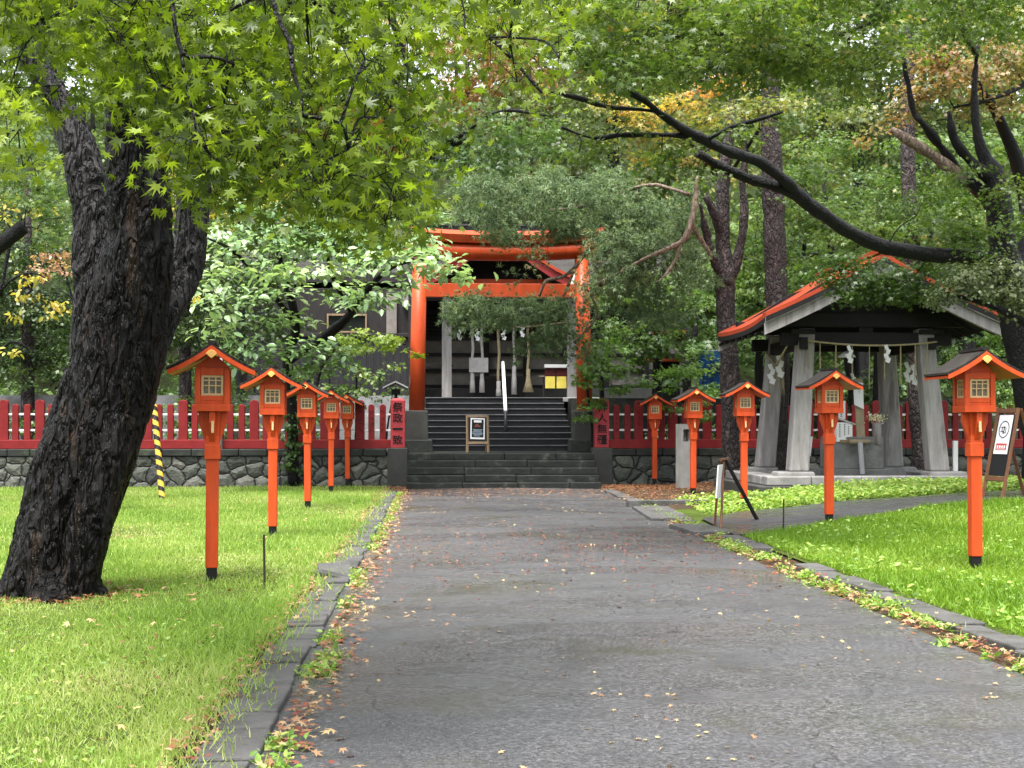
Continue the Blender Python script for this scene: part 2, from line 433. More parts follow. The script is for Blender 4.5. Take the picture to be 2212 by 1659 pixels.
def asphalt_mat(name, base=(.063, .063, .067), wet=True):
    m, nt, out = new_mat(name)
    tc = nd(nt, 'ShaderNodeTexCoord'); v = tc.outputs['Object']
    def noi(s, d=6.0, r=.6, dist=0.0):
        n = nd(nt, 'ShaderNodeTexNoise', i_Scale=s, i_Detail=d, i_Roughness=r, i_Distortion=dist)
        nt.links.new(v, n.inputs['Vector']); return n.outputs['Fac']
    mp = nd(nt, 'ShaderNodeMapping'); mp.inputs['Scale'].default_value = (.55, 1.5, 1); nt.links.new(v, mp.inputs['Vector'])
    big = nd(nt, 'ShaderNodeTexNoise', i_Scale=.55, i_Detail=7.0, i_Roughness=.62, i_Distortion=.6); nt.links.new(mp.outputs[0], big.inputs['Vector'])
    fine = noi(38, 6, .75); grit = noi(110, 4, .8)
    c = ramp(nt, big.outputs['Fac'], [(.32, [x * .62 for x in base]), (.52, base), (.72, [x * 1.35 for x in base])])
    c = mixc(nt, .75, c, ramp(nt, fine, [(.38, (.25, .25, .25)), (.5, (.85, .85, .85)), (.63, (2.0, 1.97, 1.97))]), 'MULTIPLY')
    c = mixc(nt, .5, c, ramp(nt, grit, [(.40, (.25, .25, .25)), (.60, (1.9, 1.9, 1.9))]), 'MULTIPLY')
    fleck = noi(62, 3, .6)
    c = mixc(nt, ramp(nt, fleck, [(.60, (0, 0, 0)), (.68, (.55, .55, .55))]), c, (.22, .215, .21))
    pool = noi(1.7, 5, .6, .5)
    c = mixc(nt, ramp(nt, pool, [(.32, (.45, .45, .45)), (.50, (0, 0, 0))]), c, (.026, .026, .029))
    moss = noi(.62, 8, .68, .4)
    c = mixc(nt, ramp(nt, moss, [(.53, (0, 0, 0)), (.66, (.75, .75, .75))]), c, (.045, .045, .028))
    vo = nd(nt, 'ShaderNodeTexVoronoi', feature='DISTANCE_TO_EDGE', i_Scale=.33)
    wv = nd(nt, 'ShaderNodeTexNoise', i_Scale=1.4, i_Detail=6.0); nt.links.new(v, wv.inputs['Vector'])
    sc = nd(nt, 'ShaderNodeVectorMath', operation='SCALE', i_Scale=1.1); nt.links.new(wv.outputs['Color'], sc.inputs[0])
    ad = nd(nt, 'ShaderNodeVectorMath', operation='ADD'); nt.links.new(v, ad.inputs[0]); nt.links.new(sc.outputs[0], ad.inputs[1])
    nt.links.new(ad.outputs[0], vo.inputs['Vector'])
    crack = ramp(nt, vo.outputs['Distance'], [(.0004, (.75, .75, .75)), (.0028, (0, 0, 0))])
    c = mixc(nt, crack, c, (.018, .017, .016))
    p = nd(nt, 'ShaderNodeBsdfPrincipled'); nt.links.new(c, p.inputs['Base Color'])
    rr = ramp(nt, big.outputs['Fac'], [(.36, (.55,) * 3), (.48, (.34,) * 3), (.6, (.16,) * 3)])
    nt.links.new(rr, p.inputs['Roughness'])
    p.inputs['Specular IOR Level'].default_value = .55
    hh = nd(nt, 'ShaderNodeMath', operation='MULTIPLY_ADD', i_1=.6); nt.links.new(grit, hh.inputs[0]); nt.links.new(fine, hh.inputs[2])
    h2 = nd(nt, 'ShaderNodeMath', operation='MULTIPLY_ADD', i_1=-1.2); nt.links.new(crack, h2.inputs[0]); nt.links.new(hh.outputs[0], h2.inputs[2])
    b = nd(nt, 'ShaderNodeBump', i_Strength=.55, i_Distance=.012); nt.links.new(h2.outputs[0], b.inputs['Height'])
    nt.links.new(b.outputs[0], p.inputs['Normal'])
    nt.links.new(p.outputs[0], out.inputs[0])
    return m
M['asphalt'] = asphalt_mat('wet_asphalt')
M['asphalt_dark'] = asphalt_mat('side_asphalt', (.050, .049, .053))
M['soil'] = mat('leafy_soil', (.055, .040, .026), .85, .4, 2, .5, 18, spec=.1, stain=(.16, .075, .03), stain_scale=5, stain_at=.5, stain_amt=.7)
M['turf'] = mat('turf_base', (.080, .115, .022), .9, .35, 3, .5, 30, spec=.05, stain=(.09, .075, .035), stain_scale=1.5, stain_at=.6, stain_amt=.6)

# ---------------------------------------------------------------- ground, lawns, paths
def struct(name, mb, mats, yaw=True, **kw):
    o = mb.build(name, mats, None, **kw)
    if yaw: o.rotation_euler.z = YAW
    o['kind'] = 'structure'
    return o
rngG = np.random.default_rng(5)
def bump_z(x, y, a=.03):
    return a * (math.sin(x * .9 + 1.3) * math.sin(y * .6 + .4) + .5 * math.sin(x * 2.3 + y * 1.1))

struct('ground', MB().sheet(lambda a, b: (-260 + 520 * a, -120 + 520 * b, 0), 8, 8), M['soil'], yaw=False)
struct('lawn_left', MB().sheet(lambda a, b: (-1.2 - 34 * a, 1.5 + 32.2 * b, .024 + (0 if a < .01 else .02 + bump_z(34 * a, 32 * b, .018))), 60, 60), M['turf'], smooth=True)
def sstep(q): q = np.clip(q, 0, 1); return q * q * (3 - 2 * q)
def rise(x, y): return .30 * sstep((np.asarray(x) - 3.5) / 4.5) * sstep((np.asarray(y) - 14) / 9)
def GR(u, v):
    p = G(u, v)
    for _ in range(12):
        z = float(rise(p.x, p.y)); d = .5 * p.y + .5 * (EYE - z) * F / (v - HV)
        p = Vector(((u - CU) * d / F, d, z))
    return p
PLO = [GR(1602, 1166), GR(1650, 1160), GR(1790, 1136), GR(2000, 1102), GR(2212, 1086), GR(2600, 1072)]
PUP = [GR(1530, 1128), GR(1600, 1113), GR(1800, 1092), GR(2000, 1079), GR(2212, 1067), GR(2600, 1056)]
lox, loy = [p.x for p in PLO], [p.y for p in PLO]
upx, upy = [p.x for p in PUP], [p.y for p in PUP]
def edge_z(s, t): return .03 + bump_z(s, t, .018)
def rise_s(s, t): return float(rise(s * CY - t * SY, s * SY + t * CY))
struct('lawn_right', MB().sheet(lambda a, b: (4.1 + 30 * a, 1.5 + 30.5 * b, rise_s(4.1 + 30 * a, 1.5 + 30.5 * b) + (.024 if a < .01 else .04 + bump_z(4.1 + 30 * a, 30 * b, .01))), 90, 60), M['turf'], smooth=True)
def path_fn(a, b):
    t = -6 + 38.8 * b
    s1 = 3.62 + max(0, (t - 18) / 14) * .45
    s = -.9 + a * (s1 + .9)
    return (s, t, .012 + .035 * math.sin(PI * a))
struct('path', MB().sheet(path_fn, 12, 60), M['asphalt'], smooth=True)
def side_fn(a, b):
    X = 2.98 + 17.3 * a
    y0, y1 = np.interp(X, lox, loy), np.interp(X, upx, upy)
    y = y0 + (y1 - y0) * b
    return (X, y, .066 + float(rise(X, y)))
struct('footpath', MB().sheet(side_fn, 40, 4), M['asphalt_dark'], yaw=False, smooth=True)
struct('soil_bed', MB().sheet(lambda a, b: (4.12 + (4.6 + .9 * math.sin(b * 9)) * a, 24.4 + 8.2 * b + .5 * math.sin(a * 7) * (1 - b), rise_s(4.12 + (4.6 + .9 * math.sin(b * 9)) * a, 24.4 + 8.2 * b) + (.062 if 0 < a < 1 and 0 < b < 1 else .03)), 14, 20), M['soil'], smooth=True)

rk = random.Random(11)
def kerb(name, s0, w, t0, t1, zt, gaps=()):
    mb = MB(); t = t0
    while t < t1:
        L = rk.uniform(.5, .75) if rk.random() < .8 else rk.uniform(.25, .4)
        if not any(a < t + L / 2 < b for a, b in gaps):
            mb.box((s0 + rk.uniform(-.02, .02), t + L / 2, zt / 2 - .04 + rk.uniform(-.012, .012)), (w + rk.uniform(-.03, .02), L - rk.uniform(.012, .03), zt + .08),
                   rz=rk.uniform(-.02, .02), rx=rk.uniform(-.012, .012), ry=rk.uniform(-.03, .03))
        t += L
    return struct(name, mb, M['kerb'], bevel=.012)
kerb('kerb_left', -.955, .29, 4.5, 31.8, .045, gaps=((13.6, 14.5),))
kerb('kerb_right', 3.98, .26, 5.5, 31.2, .06, gaps=((18.3, 21.6), (14.7, 16.6)))
mb = MB()
mb.box((-.98, 14.1, .03), (.34, .62, .09), rx=.16, rz=.12)
mb.box((-.95, 13.7, .045), (.4, .16, .07), rz=-.35, ry=.2)
struct('broken_kerb', mb, M['kerb'], bevel=.012)
mb = MB()
mb.box((3.80, 19.6, .035), (.55, 1.5, .09), rz=.06)
mb.box((3.85, 23.4, .03), (.65, 3.2, .07), rz=-.05)
mb.box((4.35, 25.6, .06), (1.5, .3, .16), rz=.02)
struct('paving', mb, M['kerb'], bevel=.012)

# ---- grass (nobody could count it)
BLADE = (np.array([(0, .5, 0), (0, -.5, 0), (.5, .36, .06), (.5, -.36, .06), (1, 0, .3)]), np.array([(0, 1, 3), (0, 3, 2), (2, 3, 4)]))
def grass(name, pts, h, w, mat_, rng, lean=.55, tint=(0, 1), patch=None):
    n = len(pts)
    D = np.zeros((n, 3)); D[:, 2] = 1
    D[:, :2] += rng.normal(size=(n, 2)) * lean
    D = _norm(D)
    N = rng.normal(size=(n, 3)); N[:, 2] *= .2
    N = N - (N * D).sum(1, keepdims=True) * D; N = _norm(N)
    B = np.cross(N, D)
    hh = h * (.55 + .9 * rng.random(n)); ww = w * (.7 + .6 * rng.random(n))
    tv, tf = BLADE
    V = pts[:, None, :] + tv[None, :, 0:1] * (hh[:, None] * D)[:, None, :] + tv[None, :, 1:2] * (ww[:, None] * B)[:, None, :] + tv[None, :, 2:3] * (hh[:, None] * N)[:, None, :]
    T = (np.arange(n) * 5)[:, None, None] + tf[None]
    t = tint[0] + (tint[1] - tint[0]) * np.clip(rng.random(n) * .5 + .55 * (patch if patch is not None else rng.random(n)), 0, 1)
    o = tris_mesh(name, V.reshape(-1, 3), T.reshape(-1, 3), np.repeat(t, 3), mat_)
    return o
def pnoise(x, y, s=.35):
    return .5 + .27 * (np.sin(x * s * 3.1 + 1) * np.sin(y * s * 2.3 + 2) + np.sin(x * s * 7.3 + y * s * 3.7) * .6 + np.sin(y * s * 9.1 - x * s * 5) * .4)
GRASS_MAT = leaf_mat('grass_blade', [(0, (.075, .145, .022)), (.35, (.18, .30, .046)), (.65, (.30, .405, .088)), (.88, (.42, .47, .18)), (1, (.46, .40, .19))], .42, .5, .3)
def lawn_pts(n, s0, s1, t0, t1, rng, pw=1.6):
    q = rng.random(n) ** pw
    t = t0 + (t1 - t0) * q
    s = s0 + (s1 - s0) * rng.random(n)
    return s, t
def to_world(s, t, z):
    x, y = s * CY - t * SY, s * SY + t * CY
    return np.stack([x, y, z + rise(x, y)], 1)
def in_view(P, m=650):
    u = CU + P[:, 0] * F / P[:, 1]
    return (u > -m) & (u < 2212 + m) & (P[:, 1] > 5.2)
# left lawn
s, t = lawn_pts(760000, -1.16, -14.5, 5, 33.5, rngG)
m_ = s > -1.6; s = np.where(m_ & (rngG.random(len(s)) < .6), s + .46 * rngG.random(len(s)) ** 2.2 * (pnoise(s * 3, t * 3) + .2), s)
keep = rngG.random(len(s)) > np.clip((t - 29.5) / 5, 0, .8)
P = to_world(s, t, np.where(s > -1.1, .05, .03)); k = in_view(P) & keep; P = P[k]; s, t = s[k], t[k]
near = P[:, 1] < 12.5
pn = pnoise(P[:, 0], P[:, 1])
edge = np.exp(-((s + 1.25) / .25) ** 2)
g1 = grass('grass', P[near], .045 + .035 * pn[near] ** 2 + .025 * edge[near], .0062, GRASS_MAT, rngG, patch=1 - pn[near]); tag(g1, 'short bright green lawn grass at the left of the path, near part', 'grass', kind='stuff')
kf = (~near) & (rngG.random(len(s)) < .75)
g2 = grass('grass', P[kf], .055 + .04 * pn[kf], .012, GRASS_MAT, rngG, patch=1 - pn[kf]); tag(g2, 'short green lawn grass around the left lanterns', 'grass', kind='stuff')
# right lawn
s, t = lawn_pts(300000, 4.14, 15.5, 6, 31.5, rngG, 1.4)
P = to_world(s, t, np.full(len(s), .05))
ylo, yup = np.interp(P[:, 0], lox, loy), np.interp(P[:, 0], upx, upy)
onp = (P[:, 1] > ylo - .05) & (P[:, 1] < yup + .05)
k = in_view(P) & ~onp & (P[:, 1] < ylo); P = P[k]; s = s[k]
pn = pnoise(P[:, 0] + 5, P[:, 1])
GRASS2 = leaf_mat('lush_grass_blade', [(0, (.070, .145, .012)), (.4, (.135, .25, .018)), (.75, (.20, .32, .030)), (1, (.31, .39, .08))], .4, .5, .3)
g3 = grass('grass', P, .055 + .045 * pn, .0125, GRASS2, rngG, patch=1 - pn); tag(g3, 'lush green lawn grass at the right of the path', 'grass', kind='stuff')
# low broad leaves among the right grass, and the ground cover in front of the pavilion
COVER = leaf_mat('cover_leaf', [(0, (.07, .15, .02)), (.5, (.17, .30, .045)), (1, (.36, .44, .11))], .35, .45, .4)
def cover(name, P, size, label, tint=(.1, .9), up=1.0, matl=COVER):
    n = len(P)
    N = rngG.normal(size=(n, 3)) * .45; N[:, 2] += up
    D = rngG.normal(size=(n, 3)); D[:, 2] = np.abs(D[:, 2]) * .3
    o = tris_mesh(name, *leaves_arrays(P, N, D, size * (.6 + .8 * rngG.random(n)), OVAL, tint[0] + (tint[1] - tint[0]) * rngG.random(n)), matl)
    tag(o, label, 'ground cover', kind='stuff')
    return o
s = 4.15 + 9 * rngG.random(22000) ** 1.3; t = 8 + 20 * rngG.random(22000) ** 1.3
P = to_world(s, t, .05 + .07 * rngG.random(len(s)))
pn = pnoise(P[:, 0] * 2, P[:, 1])
k = in_view(P) & (P[:, 1] < np.interp(P[:, 0], lox, loy) - .1) & (pn + .35 * rngG.random(len(s)) > .72)
cover('ground_cover', P[k], .06, 'low broad leaved weeds scattered in the right lawn')
n = 46000
X = 3.2 + 13 * rngG.random(n); Y = np.interp(X, upx, upy) + .05 + np.maximum(.4, 27.35 - np.interp(X, upx, upy)) * rngG.random(n)
Y = np.where(X > 9.7, np.interp(X, upx, upy) + 3.0 * rngG.random(n) ** 1.4, Y)
P = np.stack([X, Y, rise(X, Y) + .03 + .16 * rngG.random(n) ** 1.5], 1)
k = in_view(P) & (Y > np.interp(X, upx, upy)) & (X > 3.15 + .04 * (27 - Y)) & ((X > 3.9 + .22 * (27 - Y)) | (rngG.random(n) < .35))
cover('ground_cover', P[k], .075, 'bright yellow green ground cover between side path and pavilion', (.35, 1))
s = -1.25 - 7 * rngG.random(26000) ** 1.2; t = 5.5 + 24 * rngG.random(26000) ** 1.4
P = to_world(s, t, .04 + .03 * rngG.random(len(s)))
pn = pnoise(P[:, 0] * 1.7 + 3, P[:, 1] * 1.3)
k = in_view(P) & (pn + .4 * rngG.random(len(s)) > .78)
cover('ground_cover', P[k], .030, 'small clover like leaves mixed into the left lawn', (.2, .95))
# weeds along the two kerbs
ws = []
for i in range(170):
    tt = 5.5 + 25 * rk.random() ** 1.2
    if rk.random() < .12 + 1.6 * max(0, math.sin(tt * 2.6 + .8) * math.sin(tt * 1.13 + 2)):
        ws.append((-.72 + rk.gauss(0, .035), tt, rk.uniform(.03, .10)))
for i in range(230):
    tt = 6.5 + 20 * rk.random() ** 1.1
    if rk.random() < .35 + .9 * max(0, math.sin(tt * 2.1) * math.sin(tt * .9 + 1)): ws.append((3.74 + max(0, (tt - 18) / 14) * .4 + rk.gauss(0, .09), tt, rk.uniform(.03, .11)))
PP = []
for (a, b, r) in ws:
    m_ = int(18 + 160 * r)
    q = rngG.normal(size=(m_, 3)) * r * np.array([.55, .9, .4]); q[:, 2] = np.abs(q[:, 2]) + .015
    PP.append(to_world(a + q[:, 0], b + q[:, 1], q[:, 2]))
P = np.concatenate(PP)
cover('weeds', P, .042, 'green and yellowing weeds growing along both kerbs', (.15, 1), .8)
PP = [p[::2] for p in PP]
P = np.concatenate(PP); 
g4 = grass('weed_grass', np.stack([P[:, 0], P[:, 1], .01 + rise(P[:, 0], P[:, 1])], 1), np.full(len(P), .085), .008, GRASS_MAT, rngG, .8); tag(g4, 'thin grass tufts along the path edges', 'grass', kind='stuff')

# ---- fallen leaves and pine needle litter
LITTER = leaf_mat('fallen_leaf', [(0, (.10, .016, .016)), (.2, (.19, .05, .024)), (.45, (.24, .12, .055)), (.7, (.36, .25, .13)), (1, (.50, .38, .15))], .15, .55, .4)
def litter(name, P, size, label, tint, tm=MAPLE5):
    n = len(P)
    N = rngG.normal(size=(n, 3)) * .22; N[:, 2] += 1
    D = rngG.normal(size=(n, 3)); D[:, 2] = 0
    o = tris_mesh(name, *leaves_arrays(P, N, D, size * (.5 + .9 * rngG.random(n)), tm, tint[0] + (tint[1] - tint[0]) * rngG.random(n)), LITTER)
    tag(o, label, 'leaf litter', kind='stuff')
def path_z(s): return .018 + .035 * np.sin(PI * np.clip((s + .9) / 4.6, 0, 1))
n = 3000
s = -.8 + 4.45 * rngG.random(n); t = 5 + 27 * rngG.random(n) ** 1.15
q_ = pnoise(s * 2.2 + 4, t * 1.1) + .25 * rngG.random(n) > .78; s, t = s[q_], t[q_]
litter('fallen_leaves', to_world(s, t, path_z(s) + .004), .026, 'scattered tan and yellow maple leaves on the wet asphalt path', (.35, 1))
n = 1200
s = -.6 + 4.2 * rngG.random(n); t = 17 + rngG.normal(size=n) * 2.2
litter('fallen_leaves', to_world(s, t, path_z(s) + .004), .028, 'dark red maple leaves lying across the middle of the path', (0, .35))
n = 3600
t = 5 + 27 * rngG.random(n) ** 1.2; s = np.where(rngG.random(n) < .5, -.76 + np.abs(rngG.normal(size=n)) * .13, 3.72 + np.maximum(0, (t - 18) / 14) * .4 + rngG.normal(size=n) * .12)
litter('fallen_leaves', to_world(s, t, .03 + .035 * rngG.random(n)), .04, 'orange and tan fallen leaves gathered along the kerbs', (.1, .85))
n = 1300; s = -1.13 + .07 * rngG.normal(size=n); t = 5 + 26 * rngG.random(n) ** 1.2
litter('fallen_leaves', to_world(s, t, .055 + .03 * rngG.random(n)), .034, 'orange and brown leaves caught between the left kerb and the grass', (.1, .8))
n = 420
ang = rngG.random(n) * 2 * PI; rad_ = .45 + np.abs(rngG.normal(size=n)) * .3
litter('fallen_leaves', np.stack([-4.1 + rad_ * 1.15 * np.cos(ang), 12.25 + rad_ * np.sin(ang), .06 + .03 * rngG.random(n)], 1), .045, 'brown leaves and bark bits round the foot of the leaning maple', (.1, .6))
n = 500
s = -1.5 - 8 * rngG.random(n) ** 1.5; t = 6 + 22 * rngG.random(n)
litter('fallen_leaves', to_world(s, t, .07 + .04 * rngG.random(n)), .04, 'yellow and brown leaves fallen on the left lawn', (.3, 1))
n = 16000
t = 31.2 + 2.6 * rngG.random(n); s = -2.8 + 9.6 * rngG.random(n)
q_ = rngG.random(n) < .35; s = np.where(q_, 4.2 + 4.2 * rngG.random(n), s); t = np.where(q_, 25 + 8 * rngG.random(n), t)
s = np.where((s > -.5) & (s < 3.9) & (t > 32.2), s + 4.6, s)
t = np.where((s > -.6) & (s < 3.9), 28 + 4.3 * rngG.random(n) ** .6, t)
litter('needle_litter', to_world(s, t, np.where((s > -.6) & (s < 3.9), path_z(s) + .003, np.where(s > 4.1, .07, .04))), .075, 'rust orange pine needle litter at the foot of steps and wall', (.12, .62),
       (np.array([(0, 0, 0), (.5, .1, .02), (1, 0, 0), (.5, -.1, 0)]), np.array([(0, 1, 2), (0, 2, 3)])))

# ---------------------------------------------------------------- steps, terrace, hill
mb = MB()
SL, SR = -.62, 3.98
for i in range(5):
    z1 = .165 * (i + 1)
    t0 = 32.6 + .4 * i
    x = SL
    while x < SR - .05:                       # each course of blocks
        L = min(rk.uniform(1.0, 1.7), SR - x)
        if SR - x - L < .4: L = SR - x
        mb.box((x + L / 2, t0 + .45, z1 - .0825 + rk.uniform(-.006, .006)), (L - .01, .9 + rk.uniform(-.015, .015), .163))
        x += L
o = tag(mb.build('stone_steps', M['stone_step'], None, bevel=.012), 'broad mossy stone steps at the end of the path', 'steps'); o.rotation_euler.z = YAW
struct('terrace', MB().box((0, 65.3, .41), (120, 60.2, .82)), M['slope_soil'])
struct('landing', MB().box((1.68, 35.3, .415), (4.56, 1.4, .826)).box((1.7, 37.2, .412), (6.6, 2.4, .824)), M['stone_step'])
mb = MB(); mn = MB()
for i in range(9):
    z1 = .82 + .168 * (i + 1); t0 = 37.3 + .4 * i
    mb.box((1.75, t0 + 2.5, z1 - .084), (4.1, 5, .166))
    mn.box((1.75, t0 + .0, z1 - .018), (4.1, .05, .03))
r = thing('shrine_stairs', 'black upper stairs with pale worn edges leading up to the shrine porch', 'stairs', (0, 0, 0), YAW)
mb.build('tread', M['stone_black'], r, bevel=.008)
mn.build('nosing', M['nosing'], r, bevel=.008)
# upper terrace the shrine stands on, its front is a low dark retaining wall either side of the stairs
struct('terrace_wall', MB().box((-10.2, 39.78, 1.58), (19.6, .36, 1.56)), mat('grey_rendered_wall', (.40, .40, .41), .7, .2, 2, .1, 30, stain=(.2, .21, .19), stain_scale=1.5, stain_at=.5))
struct('upper_terrace', MB().box((-29.2, 60, 1.55), (58, 40, 1.5)).box((33, 60, 1.55), (58, 40, 1.5)).box((1.8, 61.3, 1.55), (4.4, 37.4, 1.49)), M['stone_dark'])
def hill(a, b):
    x = -110 + 220 * a; y = 52 + 120 * b
    z = 1.4 + max(0, (y - 58)) * .36 + 2.2 * math.sin(x * .07 + 1) * min(1, b * 3) + 1.3 * noise.noise(Vector((x * .12, y * .12, 0)))
    return (x, y, z)
struct('hill', MB().sheet(hill, 50, 34), M['slope_soil'], yaw=False, smooth=True)

# ---------------------------------------------------------------- retaining walls, gate posts, fences
def wall(name, label, s0, s1):
    r = thing(name, label, 'wall', S((s0 + s1) / 2, 34.9, 0), YAW)
    L = s1 - s0
    MB().box((0, .26, .36), (L, .5, .76)).build('masonry', M['masonry'], r)
    mc = MB(); x = -L / 2
    while x < L / 2 - .05:
        w = min(rk.uniform(.45, .95), L / 2 - x)
        mc.box((x + w / 2, .2 + rk.uniform(-.012, .012), .84), (w - .014, .46, .18 + rk.uniform(-.012, .012)))
        x += w
    mc.build('coping', M['stone_dark'], r, bevel=.02)
    return r
wall('stone_wall', 'long dark stone wall left of the steps, behind the left lanterns', -19, -1.13)
wall('stone_wall', 'grey green stone wall right of the steps, behind the pavilion', 4.5, 23)

def glyphs(name, txt, h, w, y, z0, parent, step, font_scale=1.0, mt=None, thick=.01):
    """writing in a column, one mesh"""
    vs, fs = [], []
    for i, ch in enumerate(txt):
        cu = bpy.data.curves.new('glyph', 'FONT'); cu.body = ch; cu.size = 1; cu.offset = thick; cu.extrude = .004 / max(h, .01)
        cu.resolution_u = 2
        ob = bpy.data.objects.new('glyph', cu); COL.objects.link(ob)
        bpy.context.view_layer.update()
        me = bpy.data.meshes.new_from_object(ob.evaluated_get(bpy.context.evaluated_depsgraph_get()))
        co = [v.co.copy() for v in me.vertices]
        if co:
            x0, x1 = min(c.x for c in co), max(c.x for c in co); y0, y1 = min(c.y for c in co), max(c.y for c in co)
            sx = w / max(x1 - x0, .3); sy = h / max(y1 - y0, .55)
            k = len(vs)
            zc = z0 - i * step
            for c in co: vs.append(((c.x - (x0 + x1) / 2) * sx, y - c.z * min(sx, sy), zc + (c.y - (y0 + y1) / 2) * sy))
            fs += [[k + j for j in p.vertices] for p in me.polygons]
        bpy.data.objects.remove(ob); bpy.data.curves.remove(cu); bpy.data.meshes.remove(me)
    m2 = MB(); m2.v = [Vector(v) for v in vs]; m2.f = fs; m2.m = [0] * len(fs)
    return m2.build(name, mt or M['ink'], parent)

def gate(s, label1, label2, text):
    r = thing('gate_post', label1, 'stone post', S(s, 34.85, 0), YAW)
    MB().box((0, .28, .47), (.52, .52, .96), tx=.97, ty=.97).build('block', M['concrete_dark'], r, bevel=.02)
    p = thing('name_pillar', label2, 'pillar', S(s, 34.95, .95), YAW)
    mb = MB().box((0, .2, .6), (.36, .36, 1.2)).box((0, .2, 1.225), (.36, .36, .05), tx=.55, ty=.55)
    mb.build('shaft', mat('worn_pillar_paint', (.56, .062, .075), .5, .18, 3, .15, 40, stain=(.26, .19, .17), stain_scale=2.6, stain_at=.6, stain_amt=.8), p, bevel=.012)
    glyphs('lettering', text, .235, .25, .014, 1.03, p, .275, thick=.016)
gate(-.88 - .0, 'dark grey stone gate post left of the steps', 'square red pillar with black lettering beside the left torii leg', '祭政一致')
gate(4.28, 'greenish stone gate post right of the steps', 'square red pillar with black lettering right of the steps', '神人無疆')

def picket_mesh(w, h, round_=True):
    mb = MB()
    n = 7; poly = [(-w / 2, 0), (w / 2, 0)]
    for i in range(n):
        a = PI * i / (n - 1)
        poly.append((w / 2 * math.cos(a), h - w * .42 + w * .42 * math.sin(a)))
    mb.prism(poly, 0, .12)
    return mb
def marks(mb, w, h, seed):
    r = random.Random(seed)
    for i in range(4):
        z = h * (.78 - .17 * i)
        for k in range(r.randint(3, 5)):
            mb.box((r.uniform(-.3, .3) * w, -.002, z + r.uniform(-.04, .04)), (r.uniform(.25, .5) * w, .006, .012), ry=r.choice([0, 0, .5, -.6, 1.5]) + r.uniform(-.1, .1))
def fence(label, s0, s1, wide_at, n_marked):
    d = 1 if s1 > s0 else -1
    r = thing('red_fence', label, 'fence', S(s0, 35.05, .93), YAW)
    L = abs(s1 - s0)
    MB().box((d * L / 2, .1, .115), (L, .22, .23)).build('base_rail', M['crimson'], r, bevel=.015)
    for z in (.47, .865):
        MB().box((d * L / 2, .1, z), (L, .035, .045)).build('rail', M['white'], r)
    x, k, slim, wide = .2, 0, None, None
    while x < L - .1:
        iswide = k % 3 == wide_at
        if iswide:
            if wide is None: wide = o = picket_mesh(.23, 1.0).build('wide_picket', M['crimson'], r, bevel=.012)
            else: o = wide.copy(); COL.objects.link(o)
        else:
            if slim is None: slim = o = picket_mesh(.155, .89).build('picket', M['crimson'], r, bevel=.012)
            else: o = slim.copy(); COL.objects.link(o)
        o.parent = r; o.location = (d * x, .04, .228)
        if k < n_marked:
            mk = MB(); marks(mk, .15, .87, 40 + k + int(abs(s0))); mk.build('lettering', M['cloth_maroon'], o)
        x += .285 if not iswide else .31; k += 1
    return r
fence('long red picket fence on the wall left of the steps', -1.06, -18.5, 2, 5)
fence('red picket fence on the wall right of the steps', 4.46, 22.5, 2, 5)
